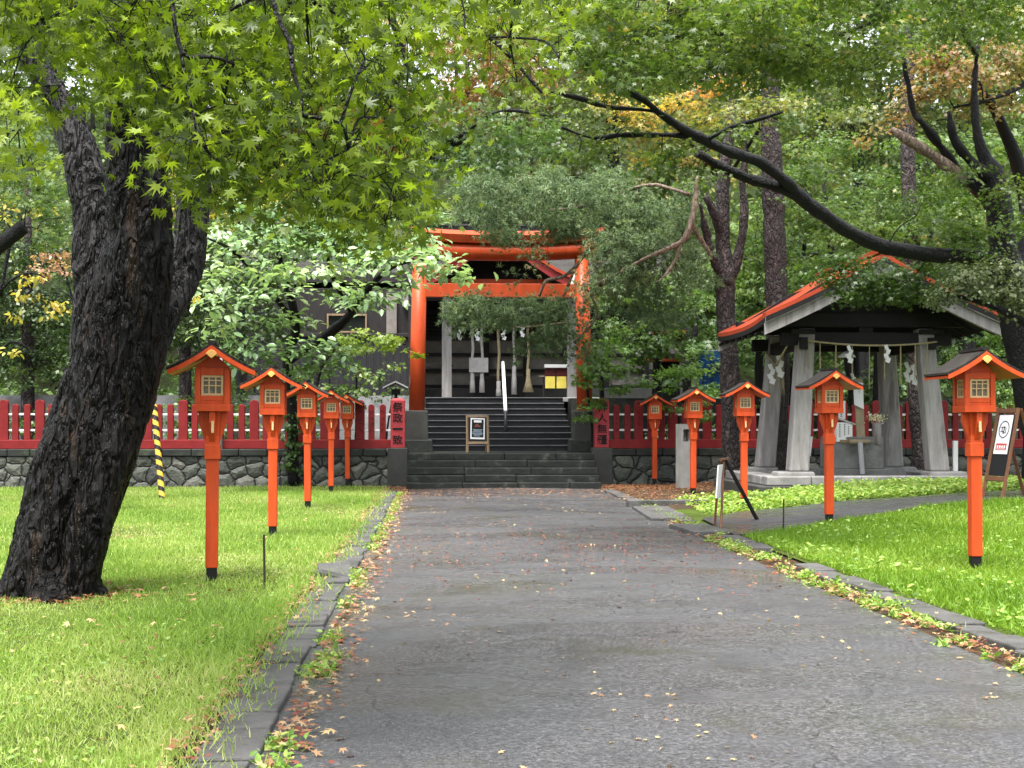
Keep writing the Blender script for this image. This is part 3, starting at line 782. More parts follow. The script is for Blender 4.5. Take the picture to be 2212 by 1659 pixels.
# ---------------------------------------------------------------- orange lanterns
def roof_prof(hw, z_ridge, drop, n=9, sag=.30):
    """half roof line from ridge to eave, concave"""
    out = []
    for i in range(n):
        a = i / (n - 1)
        out.append((hw * a, z_ridge - drop * (a * (1 + sag) - sag * a * a) ))
    return out
def make_lantern():
    r = thing('path_lantern', 'x', 'lantern', (0, 0, 0), YAW, 'orange lanterns along the path')
    mb = MB(); mb.box((0, 0, .12), (.098, .098, .24)); mb.build('foot', M['black'], r, bevel=.006)
    mb = MB(); mb.box((0, 0, .73), (.116, .116, 1.03)); mb.build('post', M['orange'], r, bevel=.008)
    mb = MB(); mb.box((0, 0, 1.315), (.146, .146, .14)); mb.box((0, 0, 1.42), (.128, .128, .09)); mb.build('collar', M['orange'], r, bevel=.006)
    mb = MB()
    for a in range(4):                                      # four flaring brackets
        R_ = Matrix.Rotation(a * PI / 2, 4, 'Z')
        mb.prism([(.045, 1.40), (.07, 1.42), (.135, 1.60), (.135, 1.70), (.03, 1.70)], -.028, .028, M=R_)
    mb.box((0, 0, 1.55), (.11, .11, .3), tx=1.35, ty=1.35)
    mb.build('bracket', M['orange'], r, bevel=.005)
    mb = MB(); mb.box((.005, -.125, 1.60), (.026, .022, .21), rx=-.10); mb.build('peg', M['cream'], r, bevel=.003)
    # box with four corner posts, sills and heads; window lattice on each side
    mb = MB()
    W_ = .33
    mb.box((0, 0, 1.735), (W_, W_, .07)); mb.box((0, 0, 1.785), (W_ - .035, W_ - .035, .03))
    for x in (-1, 1):
        for y in (-1, 1): mb.box((x * (W_ / 2 - .03), y * (W_ / 2 - .03), 1.935), (.052, .052, .33))
    for a in range(4):
        R_ = Matrix.Rotation(a * PI / 2, 4, 'Z')
        c = R_ @ Vector((0, -(W_ / 2 - .034), 1.823)); mb.box(tuple(c), (W_ - .112, .04, .05), rz=a * PI / 2)
        c = R_ @ Vector((0, -(W_ / 2 - .034), 2.075)); mb.box(tuple(c), (W_ - .112, .04, .07), rz=a * PI / 2)
    mb.prism([(-.165, 2.098), (.165, 2.098), (.10, 2.17), (0, 2.25), (-.10, 2.17)], -.13, .13)
    body = mb.build('lamp_box', M['orange'], r, bevel=.004)
    for a in range(4):
        ml = MB()
        w, h, zc, y = .205, .19, 1.944, -.128
        for x in (-w / 2 + .011, w / 2 - .011): ml.box((x, y, zc), (.022, .022, h))
        for z in (-h / 2 + .01, h / 2 - .01): ml.box((0, y, zc + z), (w - .044, .02, .02))
        for x in (-.031, .031): ml.box((x, y, zc), (.011, .016, h - .04))
        for z in (.048, -.002): ml.box((0, y + .001, zc + z), (w - .044, .013, .011))
        o = ml.build('lattice', M['cream'], r); o.rotation_euler.z = a * PI / 2
        q = MB().box((0, -.112, 1.944), (.205, .006, .19)).build('pane', M['pane'], o)
    # roof: curved bargeboards front and back, bark covering
    hw, D = .40, .30
    top = roof_prof(hw, 2.315, .235); low = [(x, z - .055 + .012 * (x / hw)) for x, z in top]
    for y0 in (-D - .02, D - .005):
        mb = MB()
        for sgn in (-1, 1):
            for i in range(len(top) - 1):
                q = [(sgn * top[i][0], top[i][1]), (sgn * top[i + 1][0], top[i + 1][1]), (sgn * low[i + 1][0], low[i + 1][1]), (sgn * low[i][0], low[i][1])]
                mb.prism(q if sgn > 0 else q[::-1], y0, y0 + .025)
        mb.build('bargeboard', M['orange'], r, fix=True)
    mb = MB()
    for sgn in (-1, 1):
        for i in range(len(top) - 1):
            q = [(sgn * top[i][0], top[i][1] - .012), (sgn * top[i + 1][0], top[i + 1][1] - .012), (sgn * low[i + 1][0], low[i + 1][1] + .008), (sgn * low[i][0], low[i][1] + .008)]
            mb.prism(q if sgn > 0 else q[::-1], -D + .006, D - .006)
    mb.build('eaves', M['orange'], r, fix=True)
    mb = MB()
    for sgn in (-1, 1):
        for i in range(len(top) - 1):
            j = .03
            q = [(sgn * top[i][0], top[i][1] + j), (sgn * (top[i + 1][0] + .012 * i / 7), top[i + 1][1] + j - .006), (sgn * (top[i + 1][0] + .012 * i / 7), top[i + 1][1] + .001), (sgn * top[i][0], top[i][1] + .001)]
            mb.prism(q if sgn > 0 else q[::-1], -D - .012, D + .012)
    mb.box((0, 0, 2.345), (.07, 2 * D + .02, .03))
    mb.build('roof', M['shingle'], r, fix=True)
    mb = MB(); mb.prism([(0, 2.19), (.052, 2.235), (.03, 2.262), (0, 2.275), (-.03, 2.262), (-.052, 2.235)], -D - .035, -D - .019)
    mb.build('gable_ornament', M['gold'], r, bevel=.003)
    return r
LAN = [  # u, base v, label
    (457, 1268, 'largest orange lantern on the left lawn, nearest the big leaning maple trunk'),
    (589, 1167, 'second orange lantern of the left row, between the biggest one and the crowded three'),
    (665, 1105, 'third orange lantern of the left row, its roof touching the next one'),
    (715, 1068, 'fourth orange lantern of the left row, half hidden behind the third roof'),
    (751, 1050, 'fifth and farthest orange lantern of the left row, before the stone wall'),
    (2107, 1240, 'largest orange lantern on the right lawn, right of the pavilion'),
    (1791, 1144, 'orange lantern standing in front of the middle of the pavilion'),
    (1607, 1100, 'orange lantern beside the dark pine trunk, behind the leaning easel sign'),
    (1497, 1074, 'orange lantern standing in front of the pale granite post'),
    (1414, 1050, 'smallest orange lantern of the right row, before the red picket fence')]
proto = make_lantern()
for i, (u, v, lab) in enumerate(LAN):
    o = proto if i == 0 else copy_tree(proto)
    p = G(u, v)
    s, t = toS(p)
    o.location = p + Vector((0, 0, -.03 + float(rise(p.x, p.y))))
    o.rotation_euler = ((.004, -.010, .006, .0, .008, -.004, .008, -.012, .004, .0)[i], (.008, .004, -.003, .006, -.004, -.006, -.004, .004, .003, -.002)[i], YAW + (.10, .02, -.03, .02, -.02, .03, .05, -.02, .04, -.03)[i])
    o['label'] = lab

# ---------------------------------------------------------------- torii
tr = thing('torii_gate', 'large vermilion torii gate on stone blocks at the top of the steps', 'torii', S(1.78, 36.3, .82), YAW)
for sx in (-1, 1):
    MB().box((sx * 2.2, 0, .16), (.85, .8, .34), tx=.95, ty=.95).build('plinth', M['stone_dark'], tr, bevel=.03)
    MB().box((sx * 2.2, 0, .70), (.60, .58, .76), tx=.97, ty=.97).build('base_block', M['concrete_dark'], tr, bevel=.02)
    MB().tube([(sx * 2.2, 0, 1.07), (sx * 2.17, 0, 2.6), (sx * 2.12, 0, 5.05)], [.205, .20, .185], 28).build('pillar', M['torii'], tr, smooth=False)
for ch in tr.children:
    if ch.name.startswith('pillar'):
        ch.data.polygons.foreach_set('use_smooth', [len(p.vertices) == 4 for p in ch.data.polygons])
def zc(x): return .12 * (abs(x) / 2.6) ** 2.2
pts = [(x, 0, 5.22 + zc(x)) for x in np.linspace(-2.55, 2.55, 15)]
o = MB().tube(pts, .225, 24).build('lintel_log', M['torii'], tr); o.data.polygons.foreach_set('use_smooth', [len(p.vertices) == 4 for p in o.data.polygons])
mb = MB()
xs = np.linspace(-2.75, 2.75, 17)
for a, b in zip(xs[:-1], xs[1:]):
    mb.add([(a, -.26, 5.43 + zc(a)), (b, -.26, 5.43 + zc(b)), (b, .26, 5.43 + zc(b)), (a, .26, 5.43 + zc(a)),
            (a, -.34, 5.63 + zc(a)), (b, -.34, 5.63 + zc(b)), (b, 0, 5.78 + zc(b)), (a, 0, 5.78 + zc(a)), (b, .34, 5.63 + zc(b)), (a, .34, 5.63 + zc(a))],
           [(0, 1, 5, 4), (4, 5, 6, 7), (7, 6, 8, 9), (9, 8, 2, 3), (3, 2, 1, 0)] + ([(0, 4, 7, 9, 3)] if a == xs[0] else []) + ([(1, 2, 8, 6, 5)] if b == xs[-1] else []))
mb.build('top_beam', M['torii'], tr, fix=True)
MB().box((0, 0, 4.22), (4.55, .17, .36)).build('tie_beam', M['torii'], tr, bevel=.012)

# ---------------------------------------------------------------- shrine hall
sh = thing('shrine_hall', 'dark timber shrine hall with a red roof behind the torii', 'shrine', S(1.75, 41, 2.33), YAW)
FL = 0
MB().box((0, 1.9, -.06), (6.6, 3.8, .14)).build('porch_floor', M['concrete'], sh, bevel=.02)
MB().box((0, 4.6, .2), (13.4, .5, .4)).build('plinth', M['concrete_dark'], sh, bevel=.02)
# front wall: posts, rails, panels
mp_, md_ = MB(), MB()
for x in np.arange(-6.6, 6.61, 1.32):
    md_.box((x, 4.62, 2.0), (.19, .22, 3.4))
for z in (.46, .98, 1.5, 2.05, 2.9):
    md_.box((0, 4.6, z), (13.3, .14, .10 if z < 2 else .16))
mp_.box((0, 4.72, 1.25), (13.2, .08, 1.6))
md_.box((0, 4.73, 2.8), (13.2, .06, 1.5))  # near-black sheet stands in for the shade of the interior above the panels
mp_.build('wall', M['panel'], sh)
md_.build('frame', M['wood_black'], sh, bevel=.008)
for x in (-1.9, -.6, .6, 1.9):
    ml = MB()
    for k in range(9): ml.box((x - .5 + k * .125, 4.66, 2.5), (.022, .05, .75))
    for k in range(6): ml.box((x, 4.655, 2.2 + k * .13), (1.05, .04, .022))
    ml.build('lattice_door', M['wood_dark'], sh)
MB().box((-6.65, 8.5, 2.0), (.2, 8, 3.9)).box((6.65, 8.5, 2.0), (.2, 8, 3.9)).box((0, 12.4, 2.0), (13.3, .2, 3.9)).box((0, 8.5, 3.9), (13.3, 8, .1)).build('side_wall', M['boards'], sh)
# left wing of dark boards with a window, seen left of the torii
mb = MB(); x = -7.4
while x < -2.35:
    w = .21; mb.box((x + w / 2, 2.98 + rk.uniform(-.006, .006), 1.0), (w - .008, .05, 1.95)); x += w
mb.build('board_wall', M['boards'], sh)
MB().box((-4.9, 2.96, 2.02), (5.2, .16, .12)).box((-2.42, 2.95, 1.6), (.2, .2, 3.6)).box((-7.45, 2.95, 1.6), (.2, .2, 3.6)).box((-4.9, 3.08, 2.75), (5.1, .06, 1.5)).build('frame', M['wood_dark'], sh, bevel=.01)
MB().box((-3.05, 2.94, 2.6), (.32, .08, 1.5)).box((-2.45, 2.93, 3.1), (.5, .12, .35)).build('post_board', M['panel'], sh)
f = MB().box((-4.45, 2.93, 2.66), (1.25, .08, .06)).box((-4.45, 2.93, 2.12), (1.3, .12, .05)).box((-5.05, 2.93, 2.39), (.05, .08, .5)).box((-3.85, 2.93, 2.39), (.05, .08, .5)).build('window', M['sign_tan'], sh)
MB().box((-4.45, 2.99, 2.39), (1.2, .02, .5)).build('pane', mat('dark_glass', (.02, .025, .022), .12, .1, 3, 0), f)
# porch posts and beam
for x in (-1.33, 2.44):
    MB().box((x, .75, 1.7), (.30, .30, 3.4), tx=.93, ty=.93).build('porch_post', M['wood_grey'], sh, bevel=.03)
MB().box((.55, .75, 3.1), (5.0, .24, .34)).box((.55, .78, 2.55), (3.6, .12, .2)).build('porch_beam', M['wood_dark'], sh, bevel=.02)
GX = .15
MB().box((GX, .68, 3.42), (3.2, .12, .3)).build('red_beam', M['torii'], sh, bevel=.01)
MB().prism([(-1.9, 3.3), (2.2, 3.3), (.15, 4.6)], 1.6, 1.7).build('gable_wall', M['wood_black'], sh)
# porch gable roof
tp = [(0, 4.85), (.5, 4.52), (1.05, 4.10), (1.7, 3.68), (2.4, 3.36)]; GX = .15
mb, ms, mg = MB(), MB(), MB()
for sg in (-1, 1):
    for (xa, za), (xb, zb) in zip(tp[:-1], tp[1:]):
        def Q(a, b): 
            q = [(GX + sg * xa, za + b), (GX + sg * xb, zb + b), (GX + sg * xb, zb + a), (GX + sg * xa, za + a)]
            return q if sg > 0 else q[::-1]
        mb.prism(Q(0, .1), -.6, 5.5)
        ms.prism(Q(-.26, -.002), -.52, -.42)
        mg.prism(Q(-.16, -.004), -.40, 5.4)
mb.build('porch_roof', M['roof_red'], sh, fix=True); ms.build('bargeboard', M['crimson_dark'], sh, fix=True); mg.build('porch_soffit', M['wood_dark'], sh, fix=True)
for sg in (-1, 1): MB().box((GX + sg * 2.36, -.52, 3.36), (.42, .22, .34), ry=sg * .36).build('eave_end', M['white'], sh, bevel=.01)
# main roof, ridge running across
rp = [(0, 5.95), (1.4, 5.2), (3.0, 4.5), (5.2, 3.9)]
mb, mu = MB(), MB()
Rz = Matrix.Translation((0, 8.3, 0)) @ Matrix.Rotation(PI / 2, 4, 'Z')
for sg in (-1, 1):
    for (xa, za), (xb, zb) in zip(rp[:-1], rp[1:]):
        q = [(sg * xa, za + .12), (sg * xb, zb + .12), (sg * xb, zb), (sg * xa, za)]
        mb.prism(q if sg > 0 else q[::-1], -6.4, 8.2, M=Rz)
        q = [(sg * xa, za - .002), (sg * xb, zb - .002), (sg * xb, zb - .2), (sg * xa, za - .2)]
        mu.prism(q if sg > 0 else q[::-1], -6.2, 8.0, M=Rz)
mb.build('main_roof', mat('dark_roof_sheet', (.045, .040, .038), .6, .25, 2, .1, 30, stain=(.05, .06, .04), stain_at=.55), sh, fix=True); mu.build('main_soffit', M['wood_dark'], sh, fix=True)
MB().box((-.9, 8.3, 6.12), (15, .4, .22)).build('ridge', M['black'], sh, bevel=.03)
MB().box((-.9, 8.3, 6.26), (15.1, .46, .06)).build('ridge_cap', M['concrete_dark'], sh)

# ropes with tassels, banners and papers in the porch
def V_(u, v, d): return W(u, v, d)
ropes = [(1020.5, 818, 848, 'white tasselled bell rope, leftmost beside the grey porch post', 'rope_white'), (1041, 816, 848, 'white tasselled bell rope holding the small cloth at its left', 'rope_white'),
         (1077, 838, 856, 'plain straw coloured bell rope beside the white handrail', 'straw'), (1110.5, 806, 852, 'bell rope with a thick pale tassel right of the handrail', 'rope_white'), (1141, 812, 847, 'short rope ending in a flared straw tassel', 'straw')]
for u, va, vb, lab, mt_ in ropes:
    p = W(u, va, 42.2); q = W(u, vb, 42.2)
    r = thing('bell_rope', lab, 'rope', (p.x, p.y, q.z), 0, 'bell ropes in the shrine porch')
    h = p.z - q.z; H = 5.4 - q.z
    pts = [(0.02 * math.sin(i * 1.7 + u), 0, h + (H - h) * i / 8) for i in range(9)]
    MB().tube(pts, .042, 8).build('cord', M['rope_white' if mt_ == 'rope_white' else 'straw'], r, smooth=True)
    fl = .17 if u > 1130 else .085
    mb = MB().lathe([(.03, h + .22), (.065, h + .2), (.06, h), (.075, h * .7), (fl, .0)], 12)
    mb.build('tassel', M['straw' if u > 1130 else 'cloth_grey'], r, smooth=True)
p = W(1034, 804, 42.1)
cl = MB().sheet(lambda a, b: (-.29 + .58 * a, .02 * math.sin(a * 9) , .44 * b), 10, 4)
cl.prism([(-.29, 0), (.29, 0), (.29, .44), (-.29, .44)], .03, .045)
o = cl.build('cloth_banner', M['cloth_grey'], None, smooth=False); o.location = p; tag(o, 'small greyish cloth hung between the two left bell ropes', 'cloth')
for u, lab in ((1188.5, 'left one of two hanging cloths, white over maroon over yellow'), (1213, 'right one of two hanging cloths, white over maroon over yellow')):
    p = W(u, 839, 41.9)
    r = thing('offering_cloth', lab, 'cloth', p, YAW, 'striped cloths on a pole in the porch')
    for nm, z0, z1, w, mt_ in (('yellow_band', 0, .36, .30, 'cloth_yellow'), ('maroon_band', .36, .62, .33, 'cloth_maroon'), ('white_cap', .62, .72, .36, 'white')):
        MB().box((0, 0, (z0 + z1) / 2), (w, .05 if nm != 'white_cap' else .2, z1 - z0), tx=.97).build(nm, M[mt_], r, bevel=.01)
pl = W(1200, 813, 41.98)
r = thing('cloth_rack', 'low rack of poles carrying the two striped cloths in the porch', 'rack', (pl.x, pl.y, 2.34), YAW)
MB().tube([(-.5, 0, pl.z - 2.34), (.48, 0, pl.z - 2.34)], .018, 8).build('pole', M['bamboo'], r)
for x in (-.36, .34): MB().box((x, .03, (pl.z - 2.34) / 2), (.05, .05, pl.z - 2.34)).build('leg', M['wood_dark'], r)
bx = thing('offertory_box', 'dark slatted offering box standing before the shrine doors', 'box', S(2.05, 43.1, 2.35), YAW)
MB().box((0, 0, .32), (1.6, .6, .64)).build('case', M['wood_black'], bx, bevel=.02)
mb = MB()
for k in range(7): mb.box((0, -.24 + k * .08, .66), (1.5, .03, .04))
mb.build('slats', M['wood_dark'], bx)
st_ = thing('low_table', 'thin legged wooden stand behind the grey porch post', 'table', S(.12, 42.4, 2.35), YAW)
MB().box((0, 0, .98), (1.0, .3, .05)).build('top', M['wood_dark'], st_, bevel=.006)
for x in (-.42, .42): MB().box((x, 0, .48), (.06, .06, .96)).build('leg', M['wood_grey'], st_)

def shide(p, sc, label, rz=0):
    """folded zigzag paper streamer"""
    mb = MB(); x = 0; z = 0
    for k in range(4):
        w = .07 * (1 + .12 * k)
        mb.box((x + (.02 if k % 2 else -.02), .006 * k, z - .05), (w, .004, .10), ry=.35 if k % 2 else -.35)
        z -= .085
    o = mb.build('paper_streamer', M['paper'], None); o.location = p; o.scale = (sc,) * 3; o.rotation_euler.z = rz
    return tag(o, label, 'paper streamer', 'white paper streamers')
for u, v, lab in ((992, 722, 'white paper streamer beside the grey porch post'), (1031, 724, 'white paper streamer between the left bell ropes'), (1088, 722, 'white paper streamer above the handrail top'), (1128, 716, 'white paper streamer above the straw tassel')):
    shide(W(u, v - 16, 41.8), 1.1, lab, YAW)
shr = thing('porch_rope', 'straw rope strung across the shrine porch carrying paper streamers', 'rope', (0, 0, 0))
a, b = W(966, 694, 41.82), W(1236, 694, 41.9)
MB().tube([a.lerp(b, k / 12) - Vector((0, 0, .18 * math.sin(PI * k / 12))) for k in range(13)], .03, 8).build('cord', M['straw'], shr, smooth=True)

hr = thing('handrail', 'white wrapped handrail on a black post in the middle of the upper stairs', 'handrail', (0, 0, 0))
a, b = W(1092, 888, 38.4), W(1086.5, 783, 41.6)
MB().tube([a, b], .05, 12).build('rail', M['white'], hr, smooth=True)
MB().tube([(a.x, a.y, .9), (a.x, a.y, a.z - .03)], .045, 10).tube([(b.x, b.y, 2.34), (b.x, b.y, b.z - .06)], .04, 10).build('post', M['black'], hr, smooth=True)

lp = thing('roofed_post', 'small dark post lamp with pale peaked roof beside the left lettered pillar', 'lamp', W(855, 868, 36.6) * 1, YAW)
lp.location.z = .82
MB().tube([(0, 0, 0), (0, 0, 1.52)], .04, 8).build('post', M['black'], lp)
MB().box((0, 0, 1.58), (.22, .2, .14)).build('lamp_box', M['wood_black'], lp, bevel=.01)
mb, m2 = MB(), MB()
for sg in (-1, 1):
    q = [(0, 1.86), (sg * .33, 1.70), (sg * .33, 1.66), (0, 1.82)]; mb.prism(q if sg > 0 else q[::-1], -.3, .3)
    q = [(0, 1.815), (sg * .30, 1.672), (sg * .30, 1.65), (0, 1.79)]; m2.prism(q if sg > 0 else q[::-1], -.28, .28)
mb.build('roof', M['plaster'], lp, fix=True); m2.build('soffit', M['wood_black'], lp, fix=True)

# ---------------------------------------------------------------- boards and signs
ab = thing('poster_board', 'wooden A-frame board with a black poster at the top of the stone steps', 'sign board', S(.72, 34.9, .83), YAW + .04)
ab.location = W(1031.5, 975, 35.0); ab.location.z = .835
def aframe(r, w, h, wood, back=.28, thick=.05):
    th = math.atan(.16)
    for sx in (-1, 1):
        MB().tube([(sx * w / 2, -.14, 0), (sx * w / 2, .06, h)], thick * .62, 4).build('leg', wood, r)
        MB().tube([(sx * w / 2 * .96, back + .1, 0), (sx * w / 2 * .96, .09, h)], thick * .55, 4).build('back_leg', wood, r)
    mb = MB()
    for z in (h - .02, h * .26): mb.box((0, -.14 + .2 * z / h, z), (w - .03, .04, .06), rx=-.2)
    mb.build('crossbar', wood, r)
aframe(ab, .52, .93, M['sign_tan'])
MB().box((0, -.14 + .2 * .62 + .005, .585), (.46, .02, .62), rx=-.21).build('panel', M['black'], ab)
ps = MB().box((0, 0, 0), (.36, .006, .54)).build('poster', M['paper'], ab); ps.location = (.0, -.14 + .2 * .65 - .018, .60); ps.rotation_euler = (-.21, .03, 0)
MB().box((0, -.006, .005), (.30, .004, .46)).build('poster_ground', M['ink'], ps)
pr = MB(); rr_ = random.Random(4)
pr.box((0, -.0095, .185), (.19, .003, .06))
pr.build('poster_heading', M['paper'], ps)
pr = MB()
for k in range(14):
    a = rr_.uniform(0, 6.28); q = rr_.uniform(.02, .07); pr.tube([(q * math.cos(a) * 1.1 - .01, -.0085, .08 + q * .7 * math.sin(a)), (q * math.cos(a) * 1.1 - .01, -.0105, .08 + q * .7 * math.sin(a))], rr_.uniform(.012, .026), 7)
pr.build('poster_picture', M['poster_red'], ps)
pr = MB()
for z, w in ((-.03, .24), (-.06, .2), (-.09, .25), (-.125, .27), (-.155, .22), (-.19, .15)): pr.box((rr_.uniform(-.01, .01), -.0095, z), (w, .003, .02))
pr.build('poster_text', M['poster_blue'], ps)

es = thing('easel_sign', 'narrow white easel sign on thin dark legs where the side path begins', 'sign', (0, 0, 0))
A = W(1552, 1002, 20.2); A2 = G(1543, 1148); A3 = G(1557, 1151); Bk = G(1640, 1131)
fr = Vector((.0, 0, 0))
tl, tr_ = W(1553, 1003, 20.0), W(1563, 998, 20.3)
MB().tube([A2, tl], .018, 6).build('leg', M['sign_wood'], es); MB().tube([A3, tr_], .018, 6).build('leg', M['sign_wood'], es)
MB().tube([W(1566, 992, 20.4), Bk], [.03, .034], 6).build('back_leg', M['wood_dark'], es)
MB().tube([W(1556, 994, 20.1), W(1572, 991, 20.7)], .022, 6).build('crossbar', M['sign_wood'], es)
mb = MB()
q0, q1, q2, q3 = W(1545, 1076, 19.75), W(1556, 1076, 20.3), W(1561, 1003, 20.36), W(1550, 1005, 19.85)
nrm = (q1 - q0).cross(q3 - q0).normalized() * .02
mb.add([q0, q1, q2, q3, q0 + nrm, q1 + nrm, q2 + nrm, q3 + nrm], [(0, 1, 2, 3), (7, 6, 5, 4), (0, 4, 5, 1), (1, 5, 6, 2), (2, 6, 7, 3), (3, 7, 4, 0)])
face = mb.build('panel', M['white'], es)
c = (q0 * .7 + q3 * .3 + q1 * .0) * 1; ux = (q1 - q0); uz = (q3 - q0)
mk = MB()
for a_, b_, c_, d_ in ((.42, .26, .58, .33), (.5, .30, .62, .345), (.38, .31, .46, .35)):
    pA, pB = q0 + ux * a_ + uz * b_, q0 + ux * c_ + uz * d_
    mk.tube([pA - nrm * .2, pB - nrm * .2], .012, 5)
mk.build('lettering', M['blue'], es)

rs = thing('sandwich_board', 'brown wooden A-frame sign with white notice at the right edge', 'sign board', G(2153, 1080), 0)
rs.location = GR(2170, 1081); rs.location.z += .03
rs.rotation_euler.z = -1.16; rs.scale = (.86, .86, .86)
w_, h_ = .52, 1.72
for sx in (-1, 1):
    MB().tube([(sx * w_ / 2, -.3, 0), (sx * w_ / 2, .10, h_)], .045, 4).build('leg', M['sign_wood'], rs)
    MB().tube([(sx * w_ / 2, .75, 0), (sx * w_ / 2, .16, h_ - .02)], .042, 4).build('back_leg', M['sign_wood'], rs)
def fp(x, z, off=0): return Vector((x, -.3 + .4 * z / h_ + off, z))
tilt = -math.atan(.4 / h_)
MB().box(fp(0, h_ - .05), (w_, .05, .09), rx=tilt).box(fp(0, .38), (w_, .05, .09), rx=tilt).build('crossbar', M['sign_wood'], rs, bevel=.006)
MB().box(fp(0, 1.02, .015), (w_ - .06, .02, 1.2), rx=tilt).build('panel', M['black'], rs)
no = MB().box((0, 0, 0), (.36, .008, .76)).build('notice', M['paper'], rs); no.location = fp(.0, 1.22, -.01); no.rotation_euler.x = tilt
ring = MB().tube([(.125 * math.cos(a), -.008, .10 + .16 * math.sin(a)) for a in np.linspace(0, 2 * PI, 28)], .007, 5).build('emblem_ring', M['ink'], no)
mk = MB()
for x, z, w, h in ((-.03, .14, .12, .015), (.0, .10, .02, .12), (-.04, .06, .09, .014), (.045, .09, .014, .09), (-.05, .1, .016, .08), (.01, .03, .10, .014)): mk.box((x, -.006, z), (w, .004, h))
mk.build('emblem_mark', M['ink'], no)
MB().box((0, -.006, -.24), (.27, .004, .13)).build('red_label', M['sign_red'], no)
mk = MB()
for x in (-.09, -.03, .03, .09): mk.box((x, -.0095, -.24), (.035, .003, .05)); 
mk.box((0, -.0095, -.285), (.22, .003, .012)); mk.build('label_writing', M['paper'], no)

# ---------------------------------------------------------------- posts and rods
gp = thing('granite_post', 'pale granite post with a square niche, behind the right lanterns', 'stone post', W(1478, 1061, 32.2), YAW + .2)
gp.location.z = 0
w, h = .30, 1.55
mb = MB()
mb.box((0, 0, (h - .40) / 2), (w, w, h - .40)); mb.box((0, 0, h - .06), (w, w, .12))
for x in (-1, 1): mb.box((x * (w / 2 - .035), 0, h - .26), (.07, w, .28))
mb.box((0, w / 2 - .03, h - .26), (w - .14, .06, .28))
mb.build('shaft', M['granite'], gp)
MB().box((.03, .04, h - .345), (.07, .06, .11), tx=.5, ty=.6).build('niche_figure', M['granite'], gp, bevel=.01)

cd = thing('conduit_pole', 'thin grey metal conduit against the wall behind the biggest lantern', 'pole', W(478, 1044, 34.6), 0)
cd.location.z = 0
MB().tube([(0, 0, 0), (0, 0, 3.2)], .035, 8).build('pipe', M['steel'], cd, smooth=True)
gw = thing('guy_wire', 'leaning wire with yellow and black striped guard beside the maple trunk', 'guy wire', (0, 0, 0))
a, b = G(351, 1083), W(333, 876, 28.6)
d = (b - a)
MB().tube([a, a + d * 3.2], .010, 6).build('wire', M['steel'], gw)
mg_, mk = MB(), MB()
N_ = 120; R0 = .062
ax = d.normalized(); e1 = ax.orthogonal().normalized(); e2 = ax.cross(e1)
for i in range(N_):                       # spiral stripes: faces alternate material
    for j in range(12):
        z0, z1 = i / N_, (i + 1) / N_
        a0, a1 = 2 * PI * j / 12, 2 * PI * (j + 1) / 12
        P4 = [a + d * z + (e1 * math.cos(q) + e2 * math.sin(q)) * R0 for z, q in ((z0, a0), (z0, a1), (z1, a1), (z1, a0))]
        ph = (i / N_ * 9.5 + j / 12) % 1
        mg_.add(P4, [(0, 1, 2, 3)], 0 if ph < .5 else 1)
mg_.build('striped_guard', [M['yellow'], M['black']], gw)
for u0, v0, u1, v1, lab in ((572, 1285, 570, 1155, 'thin dark iron rod standing in the grass right of the biggest lantern'), (1692, 1160, 1693, 1078, 'thin dark iron rod at the edge of the side path'), (1419, 1064, 1420, 1000, 'short rusty rod in the litter near the right wall')):
    a = G(u0, v0); b = W(u1, v1, a.y)
    o = MB().tube([a, b], .011, 6).build('iron_rod', M['rust'], None); tag(o, lab, 'rod', 'thin iron rods')

# ---------------------------------------------------------------- water pavilion
PX, PD = 7.12, 29.5
pv = thing('water_pavilion', 'open timber washing pavilion with red gable roof on the right', 'pavilion', (PX, PD, 0), YAW)
MB().box((0, .1, .16), (4.8, 4.3, .33)).build('foundation', M['concrete_dark'], pv, bevel=.02)
mb = MB(); x = -2.2
while x < 2.15:
    w = min(rk.uniform(.8, 1.2), 2.2 - x); mb.box((x + w / 2, -1.68, .42), (w - .012, .5, .18)); x += w
for sx in (-1, 1):
    y = -1.4
    while y < 1.9:
        w = min(rk.uniform(.8, 1.2), 1.95 - y); mb.box((sx * 1.95, y + w / 2, .42), (.5, w - .012, .18)); y += w
mb.box((0, 1.7, .42), (3.3, .5, .18))
mb.build('kerb', M['concrete'], pv, bevel=.02)
MB().box((0, .1, .36), (3.5, 3.0, .07)).build('floor', M['concrete_dark'], pv)
for sx in (-1, 1):
    for sy in (-1, 1):
        bx_, by_ = sx * 1.55, sy * 1.48
        MB().box((bx_, by_ - .02 * sy, .46), (.82, .62, .27), tx=.9, ty=.9).build('post_stone', M['concrete'], pv, bevel=.03)
        MB().box((bx_ - sx * .11, by_ - sy * .10, 2.04), (.40, .40, 2.90), tx=.84, ty=.84, sh=(-sx * .22, -sy * .2)).build('post', M['wood_grey'], pv, bevel=.04)
mb = MB()
for sy in (-1, 1):
    mb.box((0, sy * 1.26, 3.28), (3.5, .16, .26)); mb.box((0, sy * 1.26, 3.66), (4.2, .2, .28))
for sx in (-1, 1):
    mb.box((sx * 1.32, 0, 3.18), (.16, 2.9, .24)); mb.box((sx * 1.32, 0, 3.92), (.2, 4.4, .24))
    mb.box((sx * 1.32, -1.26, 3.42), (.5, .3, .1))
mb.box((0, -1.22, 3.47), (.3, .16, .14)); mb.box((0, 0, 4.50), (.24, 4.4, .24))
mb.build('beam', M['wood_black'], pv, bevel=.01)
for x in (-1.32, 1.32): MB().box((x, -2.2, 3.92), (.26, .16, .26)).build('purlin_end', M['wood_grey'], pv, bevel=.01)
